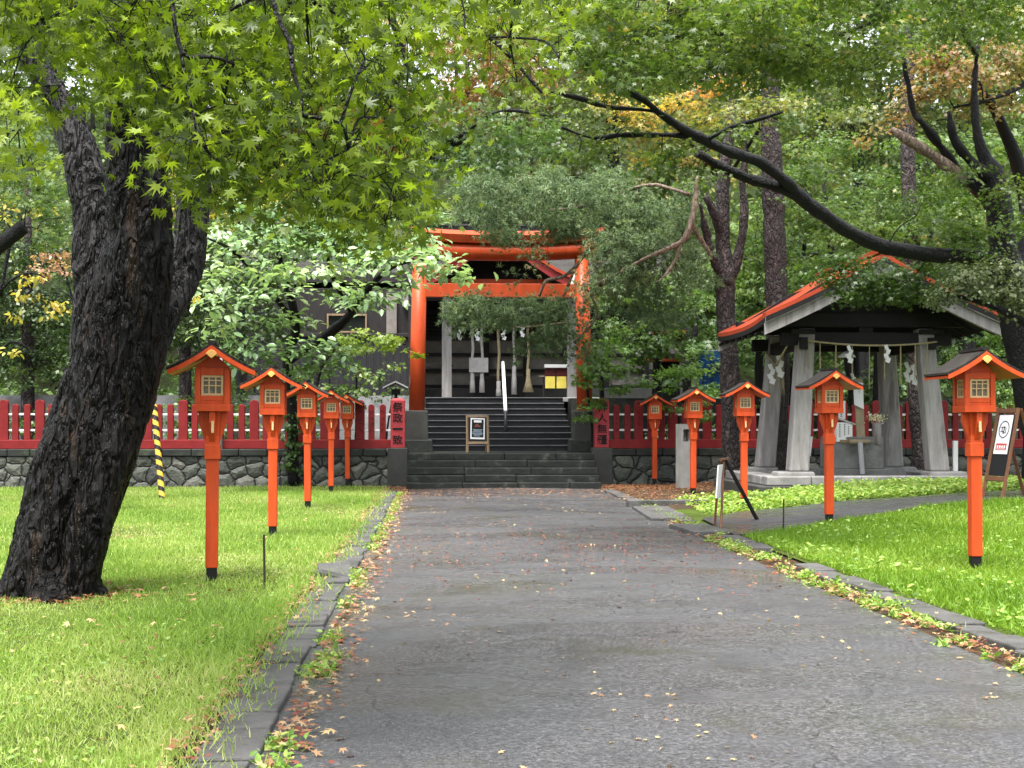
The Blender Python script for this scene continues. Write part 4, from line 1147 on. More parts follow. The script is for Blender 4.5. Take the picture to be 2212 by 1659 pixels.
for sy in (-1, 1): MB().prism([(-1.9, 3.80), (1.9, 3.80), (.9, 4.42), (0, 4.72), (-.9, 4.42)], sy * 1.28 - .03, sy * 1.28 + .03).build('gable_board', M['wood_black'], pv)
tp = [(x, 4.83 - 1.33 * ((x / 2.34) * 1.14 - .14 * (x / 2.34) ** 2)) for x in np.linspace(0, 2.34, 9)]
def lift(y): return .16 * (max(0, -y) / 2.45) ** 2.2 + .05 * (max(0, y) / 2.1) ** 3
ys = np.linspace(-2.45, 2.1, 13)
def roofslab(mb, lo, hi, y0=None, y1=None, x1=9):
    yy = ys if y0 is None else np.linspace(y0, y1, 2)
    for sg in (-1, 1):
        for i in range(len(tp) - 1):
            if i >= x1: break
            for a, b in zip(yy[:-1], yy[1:]):
                vs = []
                for y in (a, b):
                    for (x, z), o_ in ((tp[i], hi), (tp[i + 1], hi), (tp[i + 1], lo), (tp[i], lo)):
                        vs.append((sg * x, y, z + o_ + lift(y) * (x / 2.34)))
                fs = [(0, 1, 5, 4), (3, 7, 6, 2)]
                if a == yy[0]: fs.append((3, 2, 1, 0))
                if b == yy[-1]: fs.append((4, 5, 6, 7))
                if i == len(tp) - 2 : fs.append((1, 2, 6, 5))
                mb.add(vs, fs)
mb = MB(); roofslab(mb, -.02, .065); mb.box((0, -.17, 4.935), (.22, 4.6, .09)); mb.build('roof', M['roof_red'], pv, fix=True)
mb = MB(); roofslab(mb, -.12, -.024); mb.build('soffit', M['wood_black'], pv, fix=True)
for y0, y1 in ((-2.38, -2.30), (1.98, 2.06)):
    mb = MB(); roofslab(mb, -.36, -.126, y0, y1); mb.build('bargeboard', M['wood_grey'], pv, fix=True)
mb = MB(); roofslab(mb, -.14, -.02, -2.44, -2.385); mb.build('edge_board', M['wood_grey'], pv, fix=True)
for k in range(8):
    for sg in (-1, 1):
        MB().tube([(sg * x, -2.1 + k * .58, z - .17) for x, z in tp[2::2]], .04, 4).build('rafter', M['wood_black'], pv)

# things in the pavilion
ba = thing('stone_basin', 'rough grey granite water basin on a wider step inside the pavilion', 'basin', (PX + .02, PD - .3, .395), YAW)
MB().box((0, 0, .11), (1.32, .8, .22)).build('step', M['granite_dark'], ba, bevel=.02)
mb = MB().box((0, 0, .53), (1.16, .66, .62), tx=1.0)
mb.box((0, -.29, .86), (1.16, .08, .06)); mb.box((0, .29, .86), (1.16, .08, .06)); mb.box((-.54, 0, .86), (.08, .5, .06)); mb.box((.54, 0, .86), (.08, .5, .06))
mb.build('trough', M['granite_dark'], ba, bevel=.02)
MB().box((0, 0, .858), (1.0, .5, .012)).build('water', mat('basin_water', (.03, .04, .04), .05, .05, 3, .02, 8), ba)
pd = 28.7
def at_p(u, v, d=pd): return W(u, v, d)
bs = thing('bamboo_spout', 'weathered bamboo spout with a grey lower pipe at the basin', 'spout', (0, 0, 0))
pa, pb = at_p(1858, 955), at_p(1863, 1024)
MB().tube([at_p(1834, 954, 28.75), at_p(1879, 954, 28.8)], .05, 10).build('cross_tube', M['bamboo'], bs, smooth=True)
MB().tube([pa, pb], .052, 12).tube([pa.lerp(pb, .66) - Vector((0, 0, .01)), pa.lerp(pb, .66) + Vector((0, 0, .01))], .057, 12).build('pipe', M['bamboo_grey'], bs, smooth=False)
bd = thing('leaning_board', 'tall weathered board wrapped with a white paper, behind the spout', 'board', (0, 0, 0))
q = [at_p(1851, 952, 28.9), at_p(1869, 952, 28.9), at_p(1863, 818, 29.0), at_p(1845, 818, 29.0)]
def slab(mb, q, th):
    n_ = (q[1] - q[0]).cross(q[3] - q[0]).normalized() * th
    mb.add(list(q) + [p - n_ for p in q], [(0, 1, 2, 3), (7, 6, 5, 4), (0, 4, 5, 1), (1, 5, 6, 2), (2, 6, 7, 3), (3, 7, 4, 0)])
    return mb
slab(MB(), q, .05).build('plank', M['bamboo'], bd)
q2 = [at_p(1845.5, 874, 28.86), at_p(1866, 884, 28.86), at_p(1864.5, 827, 28.9), at_p(1843.5, 825, 28.9)]
w2 = slab(MB(), q2, .02).build('paper_wrap', M['paper'], bd)
mk = MB()
for z in range(8): 
    c_ = at_p(1856 + (z % 3) * .6, 832 + z * 2.2, 28.855); mk.box(tuple(c_), (.03, .004, .008), ry=.5 * (z % 2))
mk.build('writing', M['steel'], bd)
vs_ = thing('flower_vase', 'dark wooden tube vase with white flowers on the basin edge', 'vase', at_p(1894, 961, 28.95), 0)
MB().lathe([(.085, 0), (.09, .02), (.095, .46), (.08, .465), (.07, .2)], 12).build('tube', M['wood_grey'], vs_, smooth=True)
rngf = np.random.default_rng(9)
n = 160; q = rngf.normal(size=(n, 3)) * np.array([.09, .07, .05]); q[:, 2] += .56
tris_mesh('flowers', *leaves_arrays(q, q - np.array([0, 0, .4]) + rngf.normal(size=(n, 3)) * .2, rngf.normal(size=(n, 3)), np.full(n, .05), OVAL, rngf.random(n)), leaf_mat('petals', [(0, (.62, .50, .20)), (.3, (.75, .70, .52)), (1, (.82, .80, .74))], .3), vs_)
nb = thing('notice_box', 'small white house shaped notice with black writing on the basin', 'notice', at_p(1822, 954, 28.9), .25)
MB().box((0, 0, .2), (.36, .1, .4)).build('panel', M['white'], nb)
MB().prism([(-.24, .50), (.24, .34), (.24, .37), (-.24, .54)], -.08, .08).build('roof', M['plaster'], nb)
MB().box((.06, 0, .01), (.34, .14, .06)).build('foot', M['sign_tan'], nb)
mk = MB()
for x, h in ((-.11, .30), (.0, .26), (.09, .18)): 
    for k in range(int(h / .035)): mk.box((x, -.052, .36 - k * .036 - (.05 if x > 0 else 0)), (.028, .004, .018))
mk.build('writing', M['ink'], nb)
sgp = thing('white_plate', 'narrow white plate with black vertical writing above the notice', 'sign', at_p(1817, 904, 29.0), .1)
MB().box((0, 0, .18), (.17, .03, .38)).build('panel', M['white'], sgp)
MB().box((.0, .05, -.3), (.03, .03, 1.0)).build('stake', M['wood_dark'], sgp)
mk = MB()
for k in range(9): mk.box((.0, -.017, .32 - k * .034), (.035, .004, .018))
mk.build('writing', M['ink'], sgp)
wn = thing('paper_notice', 'white paper notice on a stake, tilted beside the front left pavilion post', 'notice', at_p(1738, 1020, 28.6), .1)
MB().box((.02, 0, .42), (.03, .03, .85), ry=-.1).build('stake', M['bamboo'], wn)
MB().box((-.03, -.03, .55), (.34, .012, .40), ry=.12).build('panel', M['paper'], wn)
MB().box((0, -.039, .52), (.006, .004, .22), ry=.9).build('fold', M['cloth_grey'], wn)
wp = thing('white_post', 'short white marker post beside the front right pavilion post', 'post', at_p(2063, 1024, 28.4), 0)
MB().box((0, 0, .33), (.10, .08, .70)).build('shaft', M['white'], wp, bevel=.006)
lm = thing('dish_lamp', 'white dish lamp hanging under the pavilion beam', 'lamp', at_p(1829, 772, 28.5), 0)
MB().lathe([(.02, .13), (.05, .12), (.17, .035), (.18, .0), (.165, .0), (.03, .09)], 16).build('shade', M['white'], lm, smooth=True)
MB().tube([(0, 0, .12), (0, 0, .62)], .008, 5).build('flex', M['black'], lm)
ro = thing('sacred_rope', 'thin straw rope hung across the pavilion front with hanging strands', 'rope', (0, 0, 0))
L0, R0_ = at_p(1733, 733, 28.0), at_p(2024, 738, 28.1)
def rp_(k): return L0.lerp(R0_, k) - Vector((0, 0, .10 * math.sin(PI * k) ** .8))
MB().tube([rp_(k / 16) for k in range(17)], .020, 6).build('cord', M['straw'], ro, smooth=True)
rr = random.Random(3)
for k in (.045, .13, .25, .37, .50, .61, .73, .84, .93):
    c = rp_(k); L = rr.uniform(.55, .95)
    mb = MB()
    for j in range(4):
        dx = rr.uniform(-.02, .02)
        mb.tube([c + Vector((dx * .3, 0, 0)), c + Vector((dx, .01 * j, -L * rr.uniform(.8, 1)))], [.007, .005], 4)
    mb.build('strand', M['straw'], ro)
so = thing('sacred_rope', 'straw rope with paper streamers round the left posts and pine of the pavilion', 'rope', (0, 0, 0))
MB().tube([at_p(1655, 760, 30.5), at_p(1676, 790, 29.6), at_p(1700, 748, 28.3)], .02, 6).build('cord', M['straw'], so, smooth=True)
s2 = thing('sacred_rope', 'straw rope with paper streamers between the right posts of the pavilion', 'rope', (0, 0, 0))
MB().tube([at_p(1950, 760, 30.5), at_p(1978, 786, 29.6), at_p(2000, 752, 28.3)], .02, 6).build('cord', M['straw'], s2, smooth=True)
for o_, us in ((so, (1664, 1671, 1680, 1690)), (s2, (1958, 1966, 1978, 1990))):
    mb = MB()
    for u in us: 
        for j in range(3): 
            c = at_p(u + j * 1.5, 788, 29.6); mb.tube([c, c + Vector((rr.uniform(-.03, .03), 0, -.35 - .3 * rr.random()))], .006, 4)
    mb.build('strand', M['straw'], o_)
for u, v, sc, d_, lab in ((1836, 746, 1.0, 28.0, 'white paper streamer beside the dish lamp on the pavilion rope'), (1917, 745, 1.0, 28.0, 'white paper streamer on the right half of the pavilion rope'),
                          (1685, 768, 1.3, 29.4, 'upper white paper streamer between the left pavilion posts'), (1667, 786, 1.2, 29.5, 'lower white paper streamer between the left pavilion posts'),
                          (1961, 782, 1.2, 29.5, 'white paper streamer touching the rear right pavilion post'), (1975, 788, 1.2, 29.5, 'white paper streamer against the pine trunk in the pavilion'), (1843, 806, .9, 29.2, 'white paper streamer above the wrapped board')):
    shide(at_p(u, v, d_), sc, lab, .1)

# ---------------------------------------------------------------- small things behind the fence
bt = thing('blue_tarp', 'blue plastic sheet hanging behind the fence beside the pine trunk', 'tarp', W(1545, 840, 38.5), YAW)
MB().sheet(lambda a, b: (-.45 + .9 * a, .05 * math.sin(a * 7 + b * 3), 1.05 * b), 12, 8).build('sheet', M['blue'], bt, smooth=True)
MB().tube([(-.6, .04, 1.06), (.6, .04, 1.06)], .02, 6).tube([(-.55, .04, -1.2), (-.55, .04, 1.06)], .02, 6).tube([(.55, .04, -1.2), (.55, .04, 1.06)], .02, 6).build('frame', M['steel'], bt)
rl = thing('small_red_shrine', 'little dark shrine with red roof edges behind the right shrubs', 'small shrine', S(7.0, 41.4, 2.3), YAW)
MB().box((0, 0, .55), (.7, .6, 1.1)).build('body', M['wood_black'], rl)
mb = MB().box((.1, 0, 2.0), (.9, .9, .07)).box((-.15, -.1, 1.14), (1.1, 1.0, .07)); mb.build('roof', M['roof_red'], rl, bevel=.01)
MB().box((.1, 0, 1.85), (.8, .7, .2)).box((0, 0, 1.5), (.12, .12, .7)).build('upper_body', M['cloth_maroon'], rl)
# ---------------------------------------------------------------- foliage materials
LM = {}
LM['fg'] = leaf_mat('maple_leaf_near', [(0, (0.023, 0.046, 0.006)), (.3, (0.069, 0.113, 0.009)), (.6, (0.144, 0.212, 0.014)), (.9, (0.287, 0.371, 0.028)), (.955, (0.233, 0.175, 0.026)), (1, (0.213, 0.062, 0.022))], .5, .42, .4)  # dark and bright ends paint in shadowed and backlit leaf clusters
LM['maple'] = leaf_mat('maple_leaf', [(0, (0.028, 0.060, 0.012)), (.4, (0.059, 0.106, 0.017)), (.75, (0.109, 0.162, 0.026)), (.93, (0.180, 0.205, 0.036)), (1, (0.285, 0.145, 0.049))], .45)
LM['mid'] = leaf_mat('green_leaf', [(0, (0.036, 0.077, 0.024)), (.5, (0.084, 0.149, 0.038)), (.9, (0.153, 0.223, 0.060)), (1, (0.275, 0.261, 0.072))], .4)
LM['dull'] = leaf_mat('dull_green_leaf', [(0, (0.039, 0.060, 0.023)), (.5, (0.083, 0.115, 0.040)), (1, (0.154, 0.173, 0.067))], .35)
LM['dark'] = leaf_mat('dark_leaf', [(0, (0.017, 0.035, 0.011)), (.5, (0.039, 0.070, 0.019)), (.9, (0.078, 0.112, 0.029)), (1, (0.168, 0.164, 0.042))], .3)
LM['pale'] = leaf_mat('pale_sheen_leaf', [(0, (0.060, 0.115, 0.043)), (.35, (0.150, 0.247, 0.109)), (.75, (0.271, 0.384, 0.196)), (1, (0.361, 0.416, 0.189))], .35, .30, .6)  # the sky's sheen on the wet leaves is put into this pale colour
LM['autumn'] = leaf_mat('turning_leaf', [(0, (0.063, 0.095, 0.030)), (.3, (0.153, 0.152, 0.050)), (.6, (0.270, 0.180, 0.075)), (.85, (0.360, 0.190, 0.100)), (1, (0.378, 0.114, 0.060))], .4)
LM['yellow'] = leaf_mat('yellow_leaf', [(0, (.12, .16, .03)), (.4, (.30, .29, .05)), (.8, (.50, .40, .07)), (1, (.50, .26, .06))], .45)
LM['shrub'] = leaf_mat('bright_shrub_leaf', [(0, (0.048, 0.108, 0.022)), (.5, (0.116, 0.217, 0.046)), (1, (0.233, 0.342, 0.082))], .4)
LM['woods'] = leaf_mat('woodland_leaf', [(0, (0.052, 0.095, 0.033)), (.35, (0.132, 0.193, 0.066)), (.6, (0.239, 0.308, 0.093)), (.8, (0.455, 0.424, 0.149)), (.92, (0.600, 0.424, 0.223)), (1, (0.600, 0.328, 0.223))], .4)
LM['needle'] = leaf_mat('pine_needle', [(0, (0.059, 0.107, 0.044)), (.45, (0.139, 0.208, 0.093)), (.7, (0.218, 0.281, 0.124)), (.82, (0.277, 0.225, 0.097)), (1, (0.355, 0.259, 0.106))], .25, .5)
LM['ivy'] = leaf_mat('ivy_leaf', [(0, (.02, .05, .012)), (1, (.07, .13, .03))], .3)
BK = {}
BK['maple'] = bark_mat('wet_maple_bark', (.0045, .004, .004), (.018, .0165, .016), (.062, .041, .026), 11, (1, 1, .2), .40, 1.0, .56, .13, .05)
BK['maple_lit'] = bark_mat('lit_maple_bark', (.008, .0075, .0075), (.060, .056, .056), (.085, .075, .066), 12, (1, 1, .2), .5, 1.0, .6, .2, .05)  # lighter maple bark, the light on these stems is put into its colour
BK['limb'] = bark_mat('wet_limb_bark', (.006, .006, .006), (.013, .0125, .0125), (.03, .026, .022), 16, (1, 1, .5), .42, .8, .68, .16, .02)
BK['pine'] = bark_mat('pine_bark', (.018, .013, .014), (.070, .050, .046), (.17, .13, .12), 10, (1, 1, .45), .7, 1.0, .56, .4, .05)
BK['dead'] = bark_mat('pale_dead_wood', (.10, .07, .05), (.30, .22, .17), (.42, .33, .26), 9, (1, 1, .3), .6, .6, .6)

rv_ = np.random.default_rng(21)
def px_path(pts, n=5):
    """(u, v, half width in px, d) -> list of points and radii"""
    c = curve(pts, n)
    return [W(p[0], p[1], p[3]) for p in c], [p[2] * p[3] / F for p in c]

def tree(name, label, cat, loc, group=None):
    return thing(name, label, cat, loc, 0, group)
def put(o, root):
    o.parent = root
    o.matrix_parent_inverse = Matrix.Translation(-root.location)
    return o
def limb_mesh(mb, paths, n=9, segs=5):
    out = []
    for p in paths:
        P, R = px_path(p, segs)
        mb.tube(P, R, n)
        out.append((P, R))
    return out
def wobble(o, amp, sc, seed=0):
    for v in o.data.vertices:
        q = v.co * sc
        v.co += v.normal * amp * (noise.noise(q + Vector((seed, 0, 0))) + .5 * noise.noise(q * 2.7))
    o.data.update()

def twigs(mb, limbs, centers, r0=.02, n=4, sag=.08):
    """every spray joins the nearest limb point or the nearest spray that is already joined, by a thin bent twig"""
    LP = np.array([tuple(p) for P, R in limbs for p in P])
    A = [LP]; rad = [np.full(len(LP), r0)]
    order = sorted(centers, key=lambda q: np.linalg.norm(LP - q[0], axis=1).min())
    LPn = LP; RD = rad[0]
    for c, ks in order:
        d = np.linalg.norm(LPn - c, axis=1) + .25 * np.maximum(0, np.abs(LPn[:, 2] - c[2]) - .3)
        i_ = d.argmin()
        a = Vector(LPn[i_]); b = Vector(c); rr0 = RD[i_]
        L = (b - a).length
        m_ = a.lerp(b, .5) + Vector((0, 0, .12 * L)) + Vector(tuple(rv_.normal(size=3) * .07 * L))
        P = [Vector(q) for q in curve([tuple(a), tuple(m_), tuple(b)], 3)]
        k = len(P)
        mb.tube(P, [rr0 * (1 - .35 * i / (k - 1)) for i in range(k)], n, caps=False)
        LPn = np.vstack([LPn, [tuple(P[k // 2])], [tuple(b)]]); RD = np.append(RD, [max(rr0 * .8, r0 * .35), max(rr0 * .65, r0 * .3)])
        for q in ks:
            q = Vector(q)
            s_ = P[rv_.integers(k // 2, k)]
            mb.tube([s_, s_.lerp(q, .55) + Vector((0, 0, .05)), q], [r0 * .35, r0 * .25, r0 * .14], 3, caps=False)

def crown(sprays, tmpl, size, **kw):
    """sprays: (u, v, d, ru px, rv px, rd m, n[, tint]) -> merged arrays and centres"""
    arrs, cen = [], []
    for sp in sprays:
        u, v, d, ru, rvv, rd, n = sp[:7]
        k2 = dict(kw)
        if len(sp) > 7: k2['tint'] = sp[7]
        c = np.array(W(u, v, d)); r = np.array([ru * d / F, rd, rvv * d / F])
        k2.setdefault('k', max(4, int(n / 28)))
        P, N, D, S_, T, K = spray(rv_, c, r, n, size, **k2)
        arrs.append(leaves_arrays(P, N, D, S_, tmpl, T)); cen.append((c, K))
    return arrs, cen
def fill(n, urange, vfun, drange, r, nl, tint=None):
    out = []
    for _ in range(n * 20):
        if len(out) >= n: break
        u = rv_.uniform(*urange); v = rv_.uniform(*vfun(u)) if vfun(u)[1] > vfun(u)[0] else None
        if v is None: continue
        d = rv_.uniform(*drange)
        k = rv_.uniform(.75, 1.3)
        sp = (u, v, d, r[0] * k * F / d, r[1] * k * F / d, r[2] * k, int(nl * k))
        out.append(sp + ((tint,) if tint else ()))
    return out

# ---------------------------------------------------------------- big leaning maple on the left
def big_maple():
    D0 = 12.4
    r = tree('leaning_maple_tree', 'big dark leaning maple tree with forked trunk on the left lawn', 'tree', G(107, 1292))
    mb = MB()
    stems = [
        [(88, 1325, 100, D0 - .1), (106, 1259, 93, D0), (124, 1186, 90, D0), (146, 1113, 92, D0), (166, 1040, 97, D0), (197, 968, 95, D0), (225, 895, 90, D0), (247, 822, 88, D0), (262, 740, 88, D0), (276, 660, 84, D0 - .05), (292, 590, 74, D0 - .1), (304, 510, 66, D0 - .15), (302, 430, 62, D0 - .2), (293, 340, 58, D0 - .25), (280, 250, 46, D0 - .35), (268, 150, 40, D0 - .45), (262, 40, 38, D0 - .6), (250, -120, 36, D0 - .9), (270, -320, 30, D0 - 1.5)],
        [(60, 1322, 56, D0 - .25), (80, 1240, 50, D0 - .28), (106, 1140, 46, D0 - .25), (122, 1040, 50, D0 - .15), (140, 960, 46, D0), (164, 880, 42, D0), (190, 820, 44, D0)],
        [(158, 1322, 44, D0 - .3), (172, 1230, 42, D0 - .3), (200, 1110, 42, D0 - .28), (226, 1000, 46, D0 - .22), (250, 900, 48, D0 - .15)],
    ]
    stems += [[(60, 1270, 46, D0 - .1), (18, 1290, 30, D0 - .15), (-28, 1302, 14, D0 - .2)], [(165, 1262, 44, D0 - .15), (205, 1288, 26, D0 - .25), (242, 1303, 12, D0 - .35)], [(110, 1270, 56, D0 - .3), (112, 1298, 40, D0 - .5), (118, 1316, 22, D0 - .75)]]
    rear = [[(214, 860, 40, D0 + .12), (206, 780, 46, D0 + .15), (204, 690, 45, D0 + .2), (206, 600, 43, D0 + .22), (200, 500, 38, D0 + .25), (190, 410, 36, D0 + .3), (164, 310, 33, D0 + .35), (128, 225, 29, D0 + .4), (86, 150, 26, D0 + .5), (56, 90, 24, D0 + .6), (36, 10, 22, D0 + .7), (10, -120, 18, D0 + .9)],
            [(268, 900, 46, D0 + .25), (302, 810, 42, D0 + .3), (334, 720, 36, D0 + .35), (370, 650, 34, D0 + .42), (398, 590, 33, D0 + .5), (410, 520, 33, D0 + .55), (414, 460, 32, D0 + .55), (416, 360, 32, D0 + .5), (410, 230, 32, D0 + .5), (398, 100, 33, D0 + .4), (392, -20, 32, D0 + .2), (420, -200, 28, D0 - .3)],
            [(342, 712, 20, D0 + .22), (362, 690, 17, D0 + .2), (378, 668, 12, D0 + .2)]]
    lm = limb_mesh(mb, stems, 16, 5)
    def barked(mb, nm, mt_):
        o = mb.build(nm, mt_, None, smooth=True)
        md = o.modifiers.new('r', 'REMESH'); md.mode = 'VOXEL'; md.voxel_size = .018
        sm = o.modifiers.new('s', 'SMOOTH'); sm.iterations = 6; sm.factor = .5
        bpy.context.view_layer.update()
        me = bpy.data.meshes.new_from_object(o.evaluated_get(bpy.context.evaluated_depsgraph_get()))
        o.modifiers.clear(); old = o.data; o.data = me; bpy.data.meshes.remove(old); me.name = nm
        me.polygons.foreach_set('use_smooth', [True] * len(me.polygons))
        # bark ridges running up the lean of the trunk
        co = np.zeros(len(me.vertices) * 3, np.float32); me.vertices.foreach_get('co', co); co = co.reshape(-1, 3)
        no = np.zeros_like(co).ravel(); me.vertices.foreach_get('normal', no); no = no.reshape(-1, 3)
        disp = np.zeros(len(co))
        for i, (p, nn) in enumerate(zip(co, no)):
            x = p[0] - .38 * (p[2]); 
            q = Vector((x * 11, p[1] * 11, p[2] * 1.7))
            q = q + Vector((noise.noise(Vector(p) * 3.1), noise.noise(Vector(p) * 3.1 + Vector((7, 1, 3))), 0)) * 1.1
            a = 1 - abs(noise.noise(q)) * 2.2
            b = 1 - abs(noise.noise(q * 2.1 + Vector((4, 4, 4)))) * 2.2
            disp[i] = .022 * a + .011 * b + .02 * noise.noise(Vector(p) * 2.2)
        co = co + no * disp[:, None]
        me.vertices.foreach_set('co', co.astype(np.float32).ravel()); me.update()
        me.materials.clear(); me.materials.append(mt_)
        return o
    o = barked(mb, 'trunk', BK['maple'])
    mb2 = MB(); limb_mesh(mb2, rear[:1], 16, 5); put(barked(mb2, 'stem', BK['maple_lit']), r)
    mb2 = MB(); limb_mesh(mb2, rear[1:], 16, 5); put(barked(mb2, 'stem', BK['maple_lit']), r)
    put(o, r)
    # limbs that come forward over the lawn and the path
    limbs = [
        [(262, 20, 34, D0 - .6), (330, -180, 24, 11), (520, -260, 20, 9.6), (760, -200, 16, 8.4), (980, -120, 10, 7.5), (1150, -40, 6, 7)],
        [(255, -60, 30, D0 - .8), (230, -260, 22, 10), (300, -330, 18, 8), (420, -240, 13, 7), (560, -120, 9, 6.4), (640, 20, 6, 6.3)],
        [(36, 20, 20, D0 + .7), (-30, -130, 16, 10.5), (-60, -160, 14, 8), (20, -60, 10, 6.6), (80, 60, 6, 6)],
        [(395, 0, 30, D0 + .2), (470, -160, 22, 11), (640, -120, 15, 9.5), (820, 0, 10, 8.6), (880, 140, 6, 8.2)],
        [(575, -80, 7, 5.7), (598, 30, 6, 5.55), (626, 92, 6, 5.5), (632, 150, 5, 5.5), (650, 205, 3.5, 5.5), (655, 250, 2, 5.5)],
        [(368, -60, 5, 5.6), (376, 40, 5, 5.5), (390, 105, 5, 5.5), (408, 125, 3, 5.5)],
        [(230, -260, 20, 10), (300, -60, 10, 8.4), (380, 80, 7, 7.4), (440, 220, 5, 7.0), (480, 340, 3, 6.8)],
        [(470, -160, 20, 11), (560, 0, 10, 9), (640, 150, 7, 8), (700, 300, 5, 7.6), (740, 430, 3, 7.4)],
        [(640, -120, 14, 9.5), (740, 60, 8, 8.6), (820, 220, 6, 8.2), (840, 380, 4, 8)],
        [(520, -260, 16, 9.6), (540, 40, 8, 7.8), (570, 180, 6, 7.2), (600, 320, 4, 7)],
        [(760, -200, 14, 8.4), (960, 0, 7, 8.2), (1080, 100, 5, 8), (1170, 200, 3, 7.8)],
        [(390, 105, 4, 5.5), (402, 180, 3.5, 5.5), (416, 240, 3, 5.5), (428, 310, 2, 5.5)],
    ]
    mb = MB(); lb = limb_mesh(mb, limbs, 8, 5)
    put(mb.build('limb', BK['limb'], None, smooth=True), r)
    ul = [0, 60, 150, 230, 262, 300, 340, 385, 450, 520, 575, 640, 700, 760, 830, 865, 885, 920, 1000, 1060, 1110, 1170, 1230]
    vl = [70, 95, 115, 125, 175, 215, 265, 365, 415, 400, 360, 445, 490, 455, 505, 490, 320, 160, 120, 160, 235, 265, 180]
    low = lambda u: float(np.interp(u, ul, vl))
    sp = fill(345, (-40, 905), lambda u: (-90, low(u) - 30), (5.6, 9.0), (.25, .18, .32), 46)
    sp += fill(46, (900, 1225), lambda u: (-80, low(u) - 30), (6.8, 9.5), (.22, .15, .28), 34, (.35, .92))
    sp += fill(60, (250, 880), lambda u: (low(u) - 90, low(u) - 5), (5.8, 8), (.18, .15, .2), 32)
    sp += [(40, 230, 5.6, 70, 35, .2, 60, (.5, .93)), (15, 300, 5.5, 50, 40, .2, 50, (.5, .93)), (110, 205, 5.8, 60, 25, .2, 40), (50, 360, 5.6, 60, 30, .2, 34, (.5, .93)), (120, 250, 6, 30, 15, .15, 14, (.5, .93)), (20, 190, 5.8, 60, 35, .2, 60)]
    a1, cen = crown(sp, MAPLE7, .0435, up=.22, rnd=.75, out=.25, droop=1.5, twig=.42, flat=.8, tint=(.02, .93), k=5)
    sp2 = fill(50, (-60, 1230), lambda u: (-120, 30), (6, 9), (.28, .16, .32), 46); a3, cen3 = crown(sp2, MAPLE7, .05, up=.25, rnd=.75, out=.25, droop=1.4, twig=.45, flat=.8, tint=(.02, .9), k=5); a1 += a3; cen += cen3
    # reddish seed bunches
    sd = [(570, 320, 6.8, 24, 30, .08, 70, (.96, 1)), (700, 235, 7.2, 60, 40, .15, 130, (.95, 1)), (815, 290, 7.2, 50, 70, .15, 170, (.94, 1)), (740, 400, 7.4, 70, 50, .15, 150, (.94, 1)), (640, 300, 7, 60, 50, .15, 110, (.94, 1)), (1010, 190, 8.4, 50, 50, .2, 110, (.95, 1)), (440, 220, 7, 60, 60, .2, 60, (.94, 1)), (830, 420, 7.2, 40, 50, .15, 90, (.94, 1)), (590, 430, 7, 50, 30, .15, 60, (.94, 1)), (1080, 120, 8.4, 50, 60, .2, 100, (.95, 1))]
    a2, _ = crown(sd, OVAL, .032, up=.2, rnd=.8, droop=1.5, k=4)
    V, T, C = merge(a1 + a2)
    put(tris_mesh('crown', V, T, C, LM['fg']), r)
    mb = MB(); twigs(mb, lb, cen, .010, 5)
    put(mb.build('twigs', BK['limb'], None, smooth=True), r)
big_maple()

